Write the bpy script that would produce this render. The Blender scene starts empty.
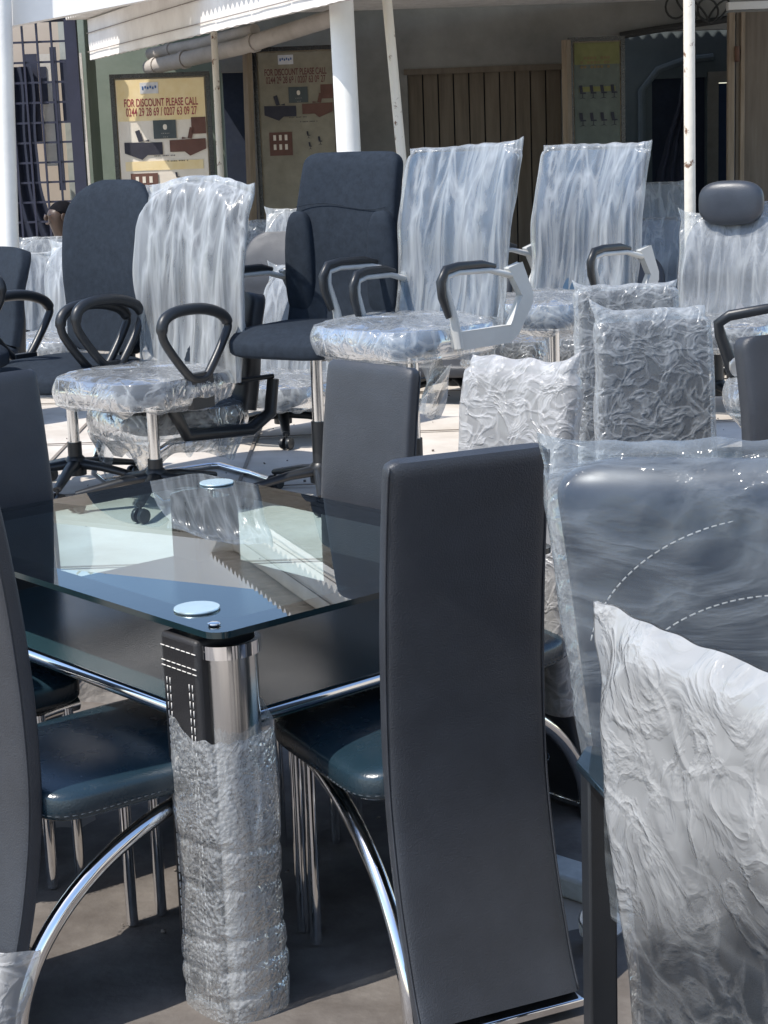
import bpy, math, random
from mathutils import Vector, Matrix, noise
random.seed(7)
scene = bpy.context.scene
COL = scene.collection
PI = math.pi
R = math.radians

# ------------------------------------------------------------------ camera model
F, PITCH, ROLL, EYE = 1770.0, 12.2, 2.1, 1.6
def ray(px, py):
    x = (px-384)/F; y = -(py-512)/F
    r = R(-ROLL); x, y = x*math.cos(r)-y*math.sin(r), x*math.sin(r)+y*math.cos(r)
    p = R(PITCH)
    return Vector((x, math.cos(p)+y*math.sin(p), -math.sin(p)+y*math.cos(p)))
def onz(px, py, z):
    d = ray(px, py); t = (z-EYE)/d.z
    return Vector((d.x*t, d.y*t, z))
def aty(px, py, Y):
    d = ray(px, py); t = Y/d.y
    return Vector((d.x*t, Y, EYE+d.z*t))

cam = bpy.data.cameras.new('camera'); camo = bpy.data.objects.new('camera', cam); COL.objects.link(camo)
cam.sensor_fit = 'HORIZONTAL'; cam.sensor_width = 36; cam.lens = 36*F/768
cam.clip_start = 0.05; cam.clip_end = 500
camo.matrix_world = Matrix.Translation((0, 0, EYE)) @ Matrix.Rotation(R(90-PITCH), 4, 'X') @ Matrix.Rotation(R(-ROLL), 4, 'Z')
scene.camera = camo

# ------------------------------------------------------------------ materials
MATS = {}
class NT:
    def __init__(s, name):
        s.m = bpy.data.materials.new(name); s.m.use_nodes = True
        s.t = s.m.node_tree; s.t.nodes.clear()
        s.out = s.t.nodes.new('ShaderNodeOutputMaterial')
    def n(s, typ, **kw):
        nd = s.t.nodes.new(typ)
        for k, v in kw.items():
            if k.startswith('i_'):
                key = k[2:].replace('_', ' ')
                nd.inputs[key].default_value = v
            else: setattr(nd, k, v)
        return nd
    def l(s, a, b): s.t.links.new(a, b)
def rgb(c): return (c[0], c[1], c[2], 1)
def mat(name, col, rough=.5, metal=0, var=.15, scale=8, bump=0, bscale=60, spec=.5, coat=0, col2=None, detail=6, stretch=None, thr=None):
    if name in MATS: return MATS[name]
    k = NT(name)
    p = k.n('ShaderNodeBsdfPrincipled'); k.l(p.outputs[0], k.out.inputs[0])
    p.inputs['Roughness'].default_value = rough; p.inputs['Metallic'].default_value = metal
    p.inputs['Specular IOR Level'].default_value = spec; p.inputs['Coat Weight'].default_value = coat
    tc = k.n('ShaderNodeTexCoord'); src = tc.outputs['Object']
    if stretch:
        mp = k.n('ShaderNodeMapping'); mp.inputs['Scale'].default_value = stretch; k.l(src, mp.inputs[0]); src = mp.outputs[0]
    nz = k.n('ShaderNodeTexNoise'); nz.inputs['Scale'].default_value = scale; nz.inputs['Detail'].default_value = detail
    nz.inputs['Roughness'].default_value = .65
    k.l(src, nz.inputs['Vector'])
    cr = k.n('ShaderNodeValToRGB'); k.l(nz.outputs[0], cr.inputs[0])
    c2 = col2 or [min(1, c*(1+var)) for c in col]
    c1 = col if col2 else [c*(1-var) for c in col]
    lo, hi = thr if thr else (.3, .7)
    cr.color_ramp.elements[0].position = lo; cr.color_ramp.elements[0].color = rgb(c1)
    cr.color_ramp.elements[1].position = hi; cr.color_ramp.elements[1].color = rgb(c2)
    k.l(cr.outputs[0], p.inputs['Base Color'])
    mr = k.n('ShaderNodeMapRange'); mr.inputs[3].default_value = max(.02, rough*.8); mr.inputs[4].default_value = min(1, rough*1.25)
    nz2 = k.n('ShaderNodeTexNoise'); nz2.inputs['Scale'].default_value = scale*2.7; k.l(src, nz2.inputs['Vector'])
    k.l(nz2.outputs[0], mr.inputs[0]); k.l(mr.outputs[0], p.inputs['Roughness'])
    if bump:
        b = k.n('ShaderNodeBump'); b.inputs['Strength'].default_value = bump; b.inputs['Distance'].default_value = .01
        nb = k.n('ShaderNodeTexNoise'); nb.inputs['Scale'].default_value = bscale; nb.inputs['Detail'].default_value = 8
        k.l(src, nb.inputs['Vector']); k.l(nb.outputs[0], b.inputs['Height']); k.l(b.outputs[0], p.inputs['Normal'])
    MATS[name] = k.m
    return k.m

def film_mat(name, op=.4, vary=.35, tint=(.74, .77, .79), rough=.3, fscale=14, bstr=.5, bubble=0, top=None, warp=(1, 1, 1), bd=.006, face=.42, gloss=.55):
    """clear packing film: lets part of the light through, whitens where it is creased"""
    if name in MATS: return MATS[name]
    k = NT(name)
    tc = k.n('ShaderNodeTexCoord'); mp = k.n('ShaderNodeMapping'); mp.inputs['Scale'].default_value = warp
    k.l(tc.outputs['Object'], mp.inputs[0]); src = mp.outputs[0]
    n1 = k.n('ShaderNodeTexNoise'); n1.inputs['Scale'].default_value = fscale; n1.inputs['Detail'].default_value = 5; n1.inputs['Distortion'].default_value = 1.2
    k.l(src, n1.inputs['Vector'])
    # ridged creases
    sb = k.n('ShaderNodeMath', operation='SUBTRACT'); sb.inputs[1].default_value = .5; k.l(n1.outputs[0], sb.inputs[0])
    ab = k.n('ShaderNodeMath', operation='ABSOLUTE'); k.l(sb.outputs[0], ab.inputs[0])
    rd = k.n('ShaderNodeMapRange'); rd.inputs[1].default_value = 0; rd.inputs[2].default_value = .085; rd.inputs[3].default_value = 1; rd.inputs[4].default_value = 0
    k.l(ab.outputs[0], rd.inputs[0])
    n2 = k.n('ShaderNodeTexVoronoi'); n2.feature = 'DISTANCE_TO_EDGE'; n2.inputs['Scale'].default_value = fscale*1.3
    nw = k.n('ShaderNodeTexNoise'); nw.inputs['Scale'].default_value = fscale*.8; k.l(src, nw.inputs['Vector'])
    av = k.n('ShaderNodeVectorMath', operation='MULTIPLY_ADD'); av.inputs[1].default_value = (.09, .09, .09)
    k.l(nw.outputs[1], av.inputs[0]); k.l(src, av.inputs[2]); k.l(av.outputs[0], n2.inputs['Vector'])
    vm = k.n('ShaderNodeMapRange'); vm.inputs[2].default_value = .12; vm.inputs[3].default_value = 1; vm.inputs[4].default_value = 0; k.l(n2.outputs[0], vm.inputs[0])
    ad = k.n('ShaderNodeMath', operation='MULTIPLY_ADD'); ad.inputs[1].default_value = .6
    k.l(vm.outputs[0], ad.inputs[0]); k.l(rd.outputs[0], ad.inputs[2])
    hgt = ad.outputs[0]
    if bubble:
        vb = k.n('ShaderNodeTexVoronoi'); vb.inputs['Scale'].default_value = bubble
        k.l(tc.outputs['Object'], vb.inputs['Vector'])
        m2 = k.n('ShaderNodeMath', operation='MULTIPLY_ADD'); m2.inputs[1].default_value = -1.6; k.l(vb.outputs[0], m2.inputs[0]); k.l(ad.outputs[0], m2.inputs[2])
        hgt = m2.outputs[0]
    bp = k.n('ShaderNodeBump'); bp.inputs['Strength'].default_value = bstr*.55; bp.inputs['Distance'].default_value = bd*.6; k.l(hgt, bp.inputs['Height'])
    lw = k.n('ShaderNodeLayerWeight'); lw.inputs[0].default_value = .35; k.l(bp.outputs[0], lw.inputs['Normal'])
    n3 = k.n('ShaderNodeTexNoise'); n3.inputs['Scale'].default_value = fscale*.35; n3.inputs['Detail'].default_value = 4; k.l(src, n3.inputs['Vector'])
    f1 = k.n('ShaderNodeMapRange'); f1.inputs[1].default_value = .35; f1.inputs[2].default_value = .65; f1.inputs[3].default_value = max(0, op-vary*.16); f1.inputs[4].default_value = op+vary*.16
    k.l(n3.outputs[0], f1.inputs[0])
    f2 = k.n('ShaderNodeMath', operation='MULTIPLY_ADD'); f2.inputs[1].default_value = vary*.62; k.l(hgt, f2.inputs[0]); k.l(f1.outputs[0], f2.inputs[2])
    f3 = k.n('ShaderNodeMath', operation='MULTIPLY_ADD'); f3.inputs[1].default_value = face; k.l(lw.outputs['Facing'], f3.inputs[0]); k.l(f2.outputs[0], f3.inputs[2])
    last = f3.outputs[0]
    if top:   # film turns more opaque and whiter towards one corner: (axis vector, lo, hi, add)
        vec, lo, hi, addv = top
        dt = k.n('ShaderNodeVectorMath', operation='DOT_PRODUCT'); dt.inputs[1].default_value = vec; k.l(tc.outputs['Object'], dt.inputs[0])
        nn = k.n('ShaderNodeMath', operation='MULTIPLY_ADD'); nn.inputs[1].default_value = .35; k.l(n3.outputs[0], nn.inputs[0]); k.l(dt.outputs['Value'], nn.inputs[2])
        mm = k.n('ShaderNodeMapRange'); mm.inputs[1].default_value = lo+.17; mm.inputs[2].default_value = hi+.17; mm.inputs[3].default_value = 0; mm.inputs[4].default_value = addv
        k.l(nn.outputs[0], mm.inputs[0])
        f4 = k.n('ShaderNodeMath', operation='ADD'); k.l(last, f4.inputs[0]); k.l(mm.outputs[0], f4.inputs[1]); last = f4.outputs[0]
    cl = k.n('ShaderNodeClamp'); cl.inputs[2].default_value = .97; k.l(last, cl.inputs[0])
    tr = k.n('ShaderNodeBsdfTransparent'); tr.inputs[0].default_value = (.95, .98, 1, 1)
    pb = k.n('ShaderNodeBsdfPrincipled'); pb.inputs['Base Color'].default_value = rgb(tint); pb.inputs['Roughness'].default_value = rough
    pb.inputs['Specular IOR Level'].default_value = .4
    tl = k.n('ShaderNodeBsdfTranslucent'); tl.inputs[0].default_value = rgb([c*.95 for c in tint])
    k.l(bp.outputs[0], pb.inputs['Normal'])
    mx = k.n('ShaderNodeMixShader'); mx.inputs[0].default_value = .38; k.l(pb.outputs[0], mx.inputs[1]); k.l(tl.outputs[0], mx.inputs[2])
    mo = k.n('ShaderNodeMixShader'); k.l(cl.outputs[0], mo.inputs[0]); k.l(tr.outputs[0], mo.inputs[1]); k.l(mx.outputs[0], mo.inputs[2])
    gl = k.n('ShaderNodeBsdfGlossy'); gl.inputs['Roughness'].default_value = .13; k.l(bp.outputs[0], gl.inputs['Normal'])
    fr = k.n('ShaderNodeFresnel'); fr.inputs[0].default_value = 1.4; k.l(bp.outputs[0], fr.inputs['Normal'])
    fh = k.n('ShaderNodeMath', operation='MULTIPLY'); fh.inputs[1].default_value = gloss; k.l(fr.outputs[0], fh.inputs[0])
    m3 = k.n('ShaderNodeMixShader'); k.l(fh.outputs[0], m3.inputs[0]); k.l(mo.outputs[0], m3.inputs[1]); k.l(gl.outputs[0], m3.inputs[2])
    k.l(m3.outputs[0], k.out.inputs[0])
    MATS[name] = k.m
    return k.m

def glass_mat(name, tint, rough=0.0, ior=1.5):
    k = NT(name)
    tr = k.n('ShaderNodeBsdfTransparent'); tr.inputs[0].default_value = rgb(tint)
    gl = k.n('ShaderNodeBsdfGlossy'); gl.inputs['Roughness'].default_value = rough; gl.inputs[0].default_value = (.95, .98, 1, 1)
    fr = k.n('ShaderNodeFresnel'); fr.inputs[0].default_value = ior
    mx = k.n('ShaderNodeMixShader'); k.l(fr.outputs[0], mx.inputs[0]); k.l(tr.outputs[0], mx.inputs[1]); k.l(gl.outputs[0], mx.inputs[2])
    k.l(mx.outputs[0], k.out.inputs[0]); MATS[name] = k.m
    return k.m

M_leather = mat('black_leather', (.030, .033, .040), .46, var=.18, bump=.2, bscale=350, spec=.6)
M_leather2 = mat('navy_leather', (.020, .028, .045), .4, var=.15, bump=0, spec=.5)
M_seatl = mat('seat_leather', (.012, .028, .040), .26, var=.1, bump=.1, bscale=260, spec=.8)
M_fabric = mat('dark_fabric', (.020, .027, .038), .9, var=.2, scale=40, bump=.35, bscale=600, spec=.15)
M_mesh = mat('blue_mesh_fabric', (.045, .085, .14), .8, var=.2, scale=60, bump=.3, bscale=500, spec=.2)
M_grey = mat('grey_fabric', (.22, .23, .25), .8, var=.15, scale=40, bump=.2, bscale=400)
M_plastic = mat('black_plastic', (.016, .018, .021), .38, var=.1, bump=.05, bscale=300)
M_wplastic = mat('light_grey_plastic', (.50, .50, .48), .4, var=.08, bump=.05, bscale=200)
M_chrome = mat('chrome', (.86, .86, .87), .07, metal=1, var=.02)
M_steel = mat('brushed_steel', (.72, .71, .69), .17, metal=1, var=.05, stretch=(40, 40, 1))
M_stitch = mat('white_stitch_thread', (.65, .62, .58), .8)
M_stitchd = mat('dark_stitch_thread', (.04, .05, .06), .8)
M_black = mat('black_wood', (.015, .016, .018), .25, var=.2, scale=20, bump=.06, bscale=120, spec=.6)
M_shelf = mat('black_shelf_board', (.018, .045, .055), .2, var=.12, scale=4, bump=.05, bscale=200, spec=.6)
M_disc = mat('pale_steel_disc', (.62, .76, .78), .25, metal=.6, var=.06)
M_print = mat('black_printed_border', (.006, .008, .01), .5)
M_glass = glass_mat('tinted_table_glass', (.58, .78, .80), 0.0, 2.4)
M_edge = mat('glass_edge', (.01, .025, .03), .12, spec=.8)
M_filmV = film_mat('draped_film', .11, .40, warp=(1.9, 1.9, .13), fscale=4.6, bstr=.6, rough=.24)
M_filmVN = film_mat('draped_film_milky', .22, .42, warp=(2.0, 2.0, .13), fscale=4.8, bstr=.6, rough=.24)
M_filmS = film_mat('seat_film', .22, .40, fscale=9, bstr=.8, rough=.22)
M_filmC = film_mat('crinkled_film', .18, .34, fscale=13, bstr=1, rough=.2, bd=.008)
M_filmI = film_mat('thin_film', .06, .17, face=.26, tint=(.64, .70, .74), fscale=5, bstr=.9, rough=.15, bd=.008, warp=(.6, 1, 1.5))
M_filmJ = film_mat('bag_film', .02, .16, face=.10, gloss=.8, tint=(.70, .70, .69), fscale=9, bstr=.9, rough=.22, bd=.008, top=((-.5, 0, 1.0), .74, .88, .60))
M_filmF = film_mat('foil_film', .40, .36, tint=(.80, .785, .77), fscale=13, bstr=1, rough=.2, bd=.008)
M_bubble = film_mat('bubble_wrap', .36, .26, tint=(.88, .89, .89), fscale=16, bstr=.8, rough=.3, gloss=.5, bubble=125, bd=.006)
M_stretch = film_mat('stretch_film', .38, .45, tint=(.85, .9, .93), fscale=12, bstr=1, warp=(.5, .5, 3), rough=.2)
M_rim = mat('folded_film_edge', (.82, .90, .93), .35, var=.05)

# ------------------------------------------------------------------ mesh builder
class MB:
    def __init__(s): s.v = []; s.f = []
    def add(s, vs, fs):
        o = len(s.v); s.v += [tuple(v) for v in vs]; s.f += [tuple(i+o for i in f) for f in fs]
    def box(s, c, d, rot=None):
        c = Vector(c); h = Vector(d)/2
        vs = [Vector((x*h.x, y*h.y, z*h.z)) for x in (-1, 1) for y in (-1, 1) for z in (-1, 1)]
        if rot is not None: vs = [rot @ v for v in vs]
        s.add([v+c for v in vs], [(0, 1, 3, 2), (4, 6, 7, 5), (0, 4, 5, 1), (2, 3, 7, 6), (0, 2, 6, 4), (1, 5, 7, 3)])
        return s
    def grid(s, fn, nu, nv, cu=False, cv=False):
        o = []; nuu = nu if cu else nu+1; nvv = nv if cv else nv+1
        for j in range(nvv):
            for i in range(nuu): o.append(fn(i/nu, j/nv))
        fs = []
        for j in range(nv):
            for i in range(nu):
                a = j*nuu+i; b = j*nuu+(i+1) % nuu; c = ((j+1) % nvv)*nuu+(i+1) % nuu; d = ((j+1) % nvv)*nuu+i
                fs.append((a, b, c, d))
        s.add(o, fs); return s
    def tube(s, pts, r, n=12, closed=False, cap=True, flat=1.0, up=None):
        pts = [Vector(p) for p in pts]; m = len(pts)
        rr = r if isinstance(r, (list, tuple)) else [r]*m
        ring = []; prev = None
        for i, p in enumerate(pts):
            a = pts[(i-1) % m] if (closed or i > 0) else p
            b = pts[(i+1) % m] if (closed or i < m-1) else p
            t = (b-a).normalized()
            if up is not None: x = t.cross(Vector(up)).normalized()
            elif prev is None:
                q = Vector((0, 0, 1)) if abs(t.z) < .9 else Vector((1, 0, 0)); x = t.cross(q).normalized()
            else: x = (prev-t*prev.dot(t)).normalized()
            prev = x; y = t.cross(x).normalized()
            for k in range(n):
                an = 2*PI*k/n; ring.append(p+x*math.cos(an)*rr[i]+y*math.sin(an)*rr[i]*flat)
        fs = []
        mm = m if closed else m-1
        for i in range(mm):
            for k in range(n):
                a = i*n+k; b = i*n+(k+1) % n; c = ((i+1) % m)*n+(k+1) % n; d = ((i+1) % m)*n+k
                fs.append((a, b, c, d))
        if cap and not closed:
            fs.append(tuple(range(n))[::-1]); fs.append(tuple((m-1)*n+k for k in range(n)))
        s.add(ring, fs); return s
    def lathe(s, prof, c=(0, 0, 0), n=32, axis='Z'):
        c = Vector(c); ring = []
        for (r, h) in prof:
            for k in range(n):
                a = 2*PI*k/n; v = Vector((r*math.cos(a), r*math.sin(a), h))
                if axis == 'X': v = Vector((v.z, v.x, v.y))
                if axis == 'Y': v = Vector((v.x, v.z, v.y))
                ring.append(v+c)
        fs = []
        for i in range(len(prof)-1):
            for k in range(n): fs.append((i*n+k, i*n+(k+1) % n, (i+1)*n+(k+1) % n, (i+1)*n+k))
        fs.append(tuple(range(n))[::-1]); fs.append(tuple((len(prof)-1)*n+k for k in range(n)))
        s.add(ring, fs); return s
    def prism(s, outline, z0, z1, fn=None):
        fn = fn or (lambda x, y, z: Vector((x, y, z))); n = len(outline)
        vs = [fn(x, y, z0) for x, y in outline]+[fn(x, y, z1) for x, y in outline]
        fs = [tuple(range(n))[::-1], tuple(range(n, 2*n))]+[(i, (i+1) % n, n+(i+1) % n, n+i) for i in range(n)]
        s.add(vs, fs); return s
    def cushion(s, c, d, e1=.35, e2=.35, n=40, fn=None):
        """super-ellipsoid pad"""
        c = Vector(c); h = Vector(d)/2
        pw = lambda v, e: math.copysign(abs(v)**e, v)
        def g(u, v):
            a = 2*PI*u; b = PI*(v-.5)
            p = Vector((h.x*pw(math.cos(b), e1)*pw(math.cos(a), e2), h.y*pw(math.cos(b), e1)*pw(math.sin(a), e2), h.z*pw(math.sin(b), e1)))
            if fn: p = fn(p)
            return p+c
        return s.grid(g, n, n//2, cu=True)
    def build(s, name, m, parent=None, bevel=0, seg=2, sharp=40, loc=None, thick=0):
        me = bpy.data.meshes.new(name); me.from_pydata(s.v, [], s.f)
        me.polygons.foreach_set('use_smooth', [True]*len(me.polygons))
        if sharp: me.set_sharp_from_angle(angle=R(sharp))
        me.materials.append(m); me.update()
        o = bpy.data.objects.new(name, me); COL.objects.link(o)
        if parent: o.parent = parent
        if loc is not None: o.location = loc
        if bevel:
            b = o.modifiers.new('bevel', 'BEVEL'); b.width = bevel; b.segments = seg; b.limit_method = 'ANGLE'; b.angle_limit = R(40)
            b.harden_normals = False
        return o
def tag(o, label=None, cat=None, group=None, kind=None):
    if label: o['label'] = label
    if cat: o['category'] = cat
    if group: o['group'] = group
    if kind: o['kind'] = kind
    return o
def thing(name, label, cat, loc=(0, 0, 0), rz=0, group=None):
    o = bpy.data.objects.new(name, None); COL.objects.link(o); o.empty_display_size = .1
    o.location = loc; o.rotation_euler = (0, 0, R(rz))
    return tag(o, label, cat, group)
def dup(root, loc, rz, label, parent=None):
    def rec(o, par):
        c = o.copy(); COL.objects.link(c); c.parent = par
        for ch in [x for x in KIDS if x.parent == o]: rec(ch, c)
        return c
    KIDS = [x for x in COL.objects if x.parent]
    r = rec(root, None); r.location = loc; r.rotation_euler = (0, 0, R(rz)); r['label'] = label
    return r

# ------------------------------------------------------------------ noise helpers
def nz(x, y, z): return noise.noise(Vector((x, y, z)))
def ridge(x, y, z): return 1-min(1, abs(nz(x, y, z))*2.6)
def smooth(a, b, x):
    t = max(0, min(1, (x-a)/(b-a))); return t*t*(3-2*t)
def drape(x, z, sd, side=0):
    w = nz(x*3+sd, z*1.5, sd)*.35
    return .65*ridge((x+w*.12)*8+sd, z*1.0, side*3.1+sd)**1.6+.30*ridge((x+w*.1)*19+sd*2, z*1.5, side*5.3+sd)**2+.10*nz(x*9, z*9, sd)
def tri(q): q = q-math.floor(q); return 1-abs(2*q-1)
FOLDS = [(.35, 3.1, .50, 1.6), (1.25, 4.3, .42, 1.5), (2.2, 5.2, .38, 1.4), (2.85, 8.5, .24, 2.2), (.9, 11.0, .20, 2.4), (1.7, 14.0, .09, 2.2), (2.5, 20.0, .05, 2.5)]
def crinkle(x, z, sd, side=0):
    """overlapping straight-edged folds, each only in patches, so some of the film stays taut"""
    t = .25
    for a, f, w, wf in FOLDS:
        aa = a+.5*nz(x*1.3+sd, z*1.3, a*3+side)
        m = smooth(-.12, .32, nz(x*3.4+a*9, z*3.0+sd, side*2+a*5))
        if m <= 0: continue
        q = tri((x*math.cos(aa)+z*math.sin(aa))*f+.32*nz(x*wf, z*wf, sd+a)+a*5+side*.37)
        t += w*m*(q**1.6)
    return t*.9

def pathfn(pts):
    """piecewise smooth (y, z) centre line -> f(t)"""
    def f(t):
        t = max(0, min(.9999, t))*(len(pts)-1); i = int(t); u = t-i
        p0 = pts[max(0, i-1)]; p1 = pts[i]; p2 = pts[i+1]; p3 = pts[min(len(pts)-1, i+2)]
        q = []
        for k in range(2):
            q.append(.5*((2*p1[k])+(-p0[k]+p2[k])*u+(2*p0[k]-5*p1[k]+4*p2[k]-p3[k])*u*u+(-p0[k]+3*p1[k]-3*p2[k]+p3[k])*u**3))
        return q
    return f
def panel(mb, path, a, b, nt=40, nr=48, p=.28, curve=0.0, t0=0, t1=1, off=0):
    """upholstered board: ring of half width a(t), half thickness b(t) swept along path"""
    pw = lambda v, e: math.copysign(abs(v)**e, v)
    rows = [0.0]+[i/nt for i in range(nt+1)]+[1.0]
    def g(u, v):
        k = int(round(v*(len(rows)-1))); tt = t0+(t1-t0)*rows[k]
        y, z = path(tt); y2, z2 = path(min(1, tt+.01)); y1, z1 = path(max(0, tt-.01))
        L = math.hypot(y2-y1, z2-z1) or 1; ny, nzz = (z2-z1)/L, -(y2-y1)/L
        aa = a(tt)+off; bb = b(tt)+off
        if k == 0 or k == len(rows)-1: bb *= .02; aa *= .97
        an = 2*PI*u
        x = aa*pw(math.cos(an), p); d = bb*pw(math.sin(an), p if p > .5 else .5)+.0012*nz(x*9+aa*50, z*7, 2)+.0006*nz(x*24, z*22, 6)
        cy = -curve*(x*x)
        return Vector((x, y+d*ny+cy, z+d*nzz))
    mb.grid(g, nr, len(rows)-1, cu=True)
    n = nr; o = len(mb.v)-n*len(rows)
    mb.f.append(tuple(o+i for i in range(n))[::-1]); mb.f.append(tuple(o+(len(rows)-1)*n+i for i in range(n)))
    return mb
def bag(mb, path, ap, bp, aw, t0, t1, over=.03, amp=.008, mode='drape', sd=1., ears=(.03, .03), nx=70, nt=110, ragged=.02, curve=0, flange=(0, 0), skew=0, loose=.006, roundtop=0, sag=0):
    """a film bag pulled over a panel: two faces joined at the sides and along a top seam"""
    fn = drape if mode == 'drape' else crinkle
    def g(u, v):
        side = 1 if u < .5 else -1
        s = (u*4-1) if u < .5 else (3-u*4)            # -1..1..-1
        VT = .93 if over > 0 else 1.0
        t = t0+(t1-t0)*min(1, v/VT); vo = max(0, (v-VT)/(1-VT)) if over > 0 else 0
        y, z = path(t); y2, z2 = path(min(1, t+.01)); y1, z1 = path(max(0, t-.01))
        L = math.hypot(y2-y1, z2-z1) or 1; ny, nn = (z2-z1)/L, -(y2-y1)/L
        A = aw(t)+(flange[1] if s > 0 else flange[0])
        P = ap(t)
        x = s*A
        ex = max(0, abs(x)-P*.93)/max(.004, A-P*.93)
        kk = smooth(.012, .05, A-P); body = (bp(t)+loose)*(max(0, 1-ex*ex)**.5*(1-kk)+kk*(max(0, 1-ex)**1.5*.98+.02))
        topk = vo
        body = body*(1-vo**2.2)+.002
        q = fn(x, z, sd, side)-.35
        lo_ = smooth(0, .25, 1-v) ; d = side*(max(.001, body)+amp*q*(1-.85*topk)*(1-.45*(1-lo_)))
        # lateral wobble
        x += .006*nz(z*9, sd, s*.5)*(.3+abs(s))
        e = ears[1] if s > 0 else ears[0]
        zz = z-nn*d
        zz += over*vo+e*(abs(s)**9)*smooth(.9, 1, v)-roundtop*(s*s)*smooth(.75, 1, v)+skew*s*smooth(.3, 1, v)-sag*(1-s*s)*smooth(.85, 1, v)
        x += math.copysign(e*.6*(abs(s)**9)*smooth(.9, 1, v), s)
        zz += .006*nz(x*18, 3, sd)*smooth(.9, 1, v)
        zz -= ragged*(1+1.5*nz(x*9, side*2, sd))*(1-v)**6
        cy = -curve*(x*x)
        return Vector((x, y-d*ny+cy, zz))            # front side (-Y) first
    mb.grid(g, 4*nx//2*1, nt, cu=True)
    return mb
def seatfilm(mb, c, d, amp=.012, sd=1., skirt=.05, n=150, e2=.55, mode=None, tail=None):
    c = Vector(c); h = Vector(d)/2
    pw = lambda v, e: math.copysign(abs(v)**e, v)
    def g(u, v):
        a = 2*PI*u; ca = pw(math.cos(a), e2); sa = pw(math.sin(a), e2)
        if v < .5:
            r = v/.5; zz = h.z*(1-r**5*.35)
        elif v < .8:
            b = (v-.5)/.3; r = 1+.05*math.sin(b*PI); zz = h.z*(.65-b*1.55)
        else:
            b = (v-.8)/.2; r = 1-.18*b; zz = h.z*(-.9)-skirt*b*(1+1.6*nz(math.cos(a)*2.2, math.sin(a)*2.2, sd))
        p = Vector((h.x*ca*r, h.y*sa*r, zz))
        q = crinkle(p.x+ca*.2, p.y+p.z*1.2, sd)*.6+.5*drape(math.atan2(sa, ca)*.25+r*.05, r*.3, sd)-.35
        nr = Vector((ca*.8, sa*.8, 0)) if v > .45 else Vector((0, 0, 1))
        k = smooth(0, .12, v)
        p += nr*amp*q*(k if v < .5 else 1)*(1+(v > .78)*1.2)
        if tail and v > .8: p.z -= tail*max(0, math.cos(a-2.6))**8*(v-.8)*5
        return p+c
    mb.grid(g, n, 90, cu=True)
    return mb
def stitch(mb, pts, r=.0011, dash=.012, gap=.005):
    pts = [Vector(p) for p in pts]; acc = []; 
    for a, b in zip(pts, pts[1:]):
        L = (b-a).length; n = max(1, int(L/.002))
        for i in range(n): acc.append(a.lerp(b, i/n))
    step = .002; seg = int(dash/step); gp = int(gap/step); i = 0
    while i+seg < len(acc):
        mb.tube([acc[i], acc[i+seg//2], acc[i+seg]], r, 5); i += seg+gp
    return mb

# ------------------------------------------------------------------ ground
U = Vector((.755, .656, 0)); V = Vector((-.656, .755, 0)); N0 = Vector((-.302, 2.97, 0))
M_dirt = mat('packed_earth_floor', (.075, .062, .053), .75, scale=5, bump=.8, bscale=14, col2=(.19, .17, .15), thr=(.3, .75), detail=12)
M_slab = mat('pale_concrete_paving', (.40, .35, .29), .8, scale=1.6, bump=.4, bscale=12, col2=(.66, .61, .55), thr=(.3, .68), detail=10)
M_step = mat('rough_step_stone', (.22, .20, .18), .9, scale=9, bump=1, bscale=20, col2=(.42, .38, .34), detail=10)
mb = MB(); mb.grid(lambda u, v: Vector((-150+300*u, -60+210*v, -.006)), 2, 2)
tag(mb.build('ground', mat('pale_yard_ground', (.26, .22, .18), .9, scale=.8, bump=.4, bscale=9, col2=(.42, .37, .31), detail=10)), kind='structure')
def gfl(u, v):
    x = -3+6*u; y = 1+4.1*v
    return Vector((x, y, .012*nz(x*1.7, y*1.7, 1)+.006*nz(x*6, y*6, 4)))
tag(MB().grid(gfl, 120, 90).build('yard_floor', M_dirt), kind='structure')
PZ = .25
mb = MB()
def gslab(u, v):
    x = -9+18*u; y = 4.93+.05*nz(x*2, 0, 3)+14*v
    return Vector((x, y, PZ+.004*nz(x*3, y*3, 1)))
mb.grid(gslab, 80, 30)
tag(mb.build('raised_pavement', M_slab), kind='structure')
mb = MB()
def gst(u, v):
    x = -9+18*u; y = 4.93+.05*nz(x*2, 0, 3)-.02*(1-v)+.02*ridge(x*9, v*4, 2)
    return Vector((x, y-.012*math.sin(v*PI), -.01+(PZ+.012)*v))
mb.grid(gst, 400, 12)
tag(mb.build('pavement_step', M_step), kind='structure')
# paving joints: thin dark grout lines cut as narrow recessed strips
mb = MB()
for i in range(14):
    x0 = -6+i*.92+random.uniform(-.1, .1)
    mb.box((x0, 11, PZ+.005), (.014, 12, .003))
for j in range(9):
    y0 = 5.6+j*1.15+random.uniform(-.1, .1)
    mb.box((0, y0, PZ+.0085), (13, .014, .003), Matrix.Rotation(R(random.uniform(-2, 2)), 3, 'Z'))
tag(mb.build('paving_joints', mat('dark_grout', (.22, .19, .16), .9)), kind='structure')
# low pale concrete kerb strip by the wrapped chair
p0 = onz(545, 862, .04); p1 = onz(640, 892, .04)
d = (p1-p0).normalized(); mb = MB()
mb.box((p0+p1)/2+Vector((0, 0, -.02)), ((p1-p0).length+.3, .09, .05), Matrix.Rotation(math.atan2(d.y, d.x), 3, 'Z'))
tag(mb.build('concrete_kerb', mat('pale_cement', (.42, .43, .41), .85, scale=12, bump=.5, bscale=30), bevel=.008), kind='structure')

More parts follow.
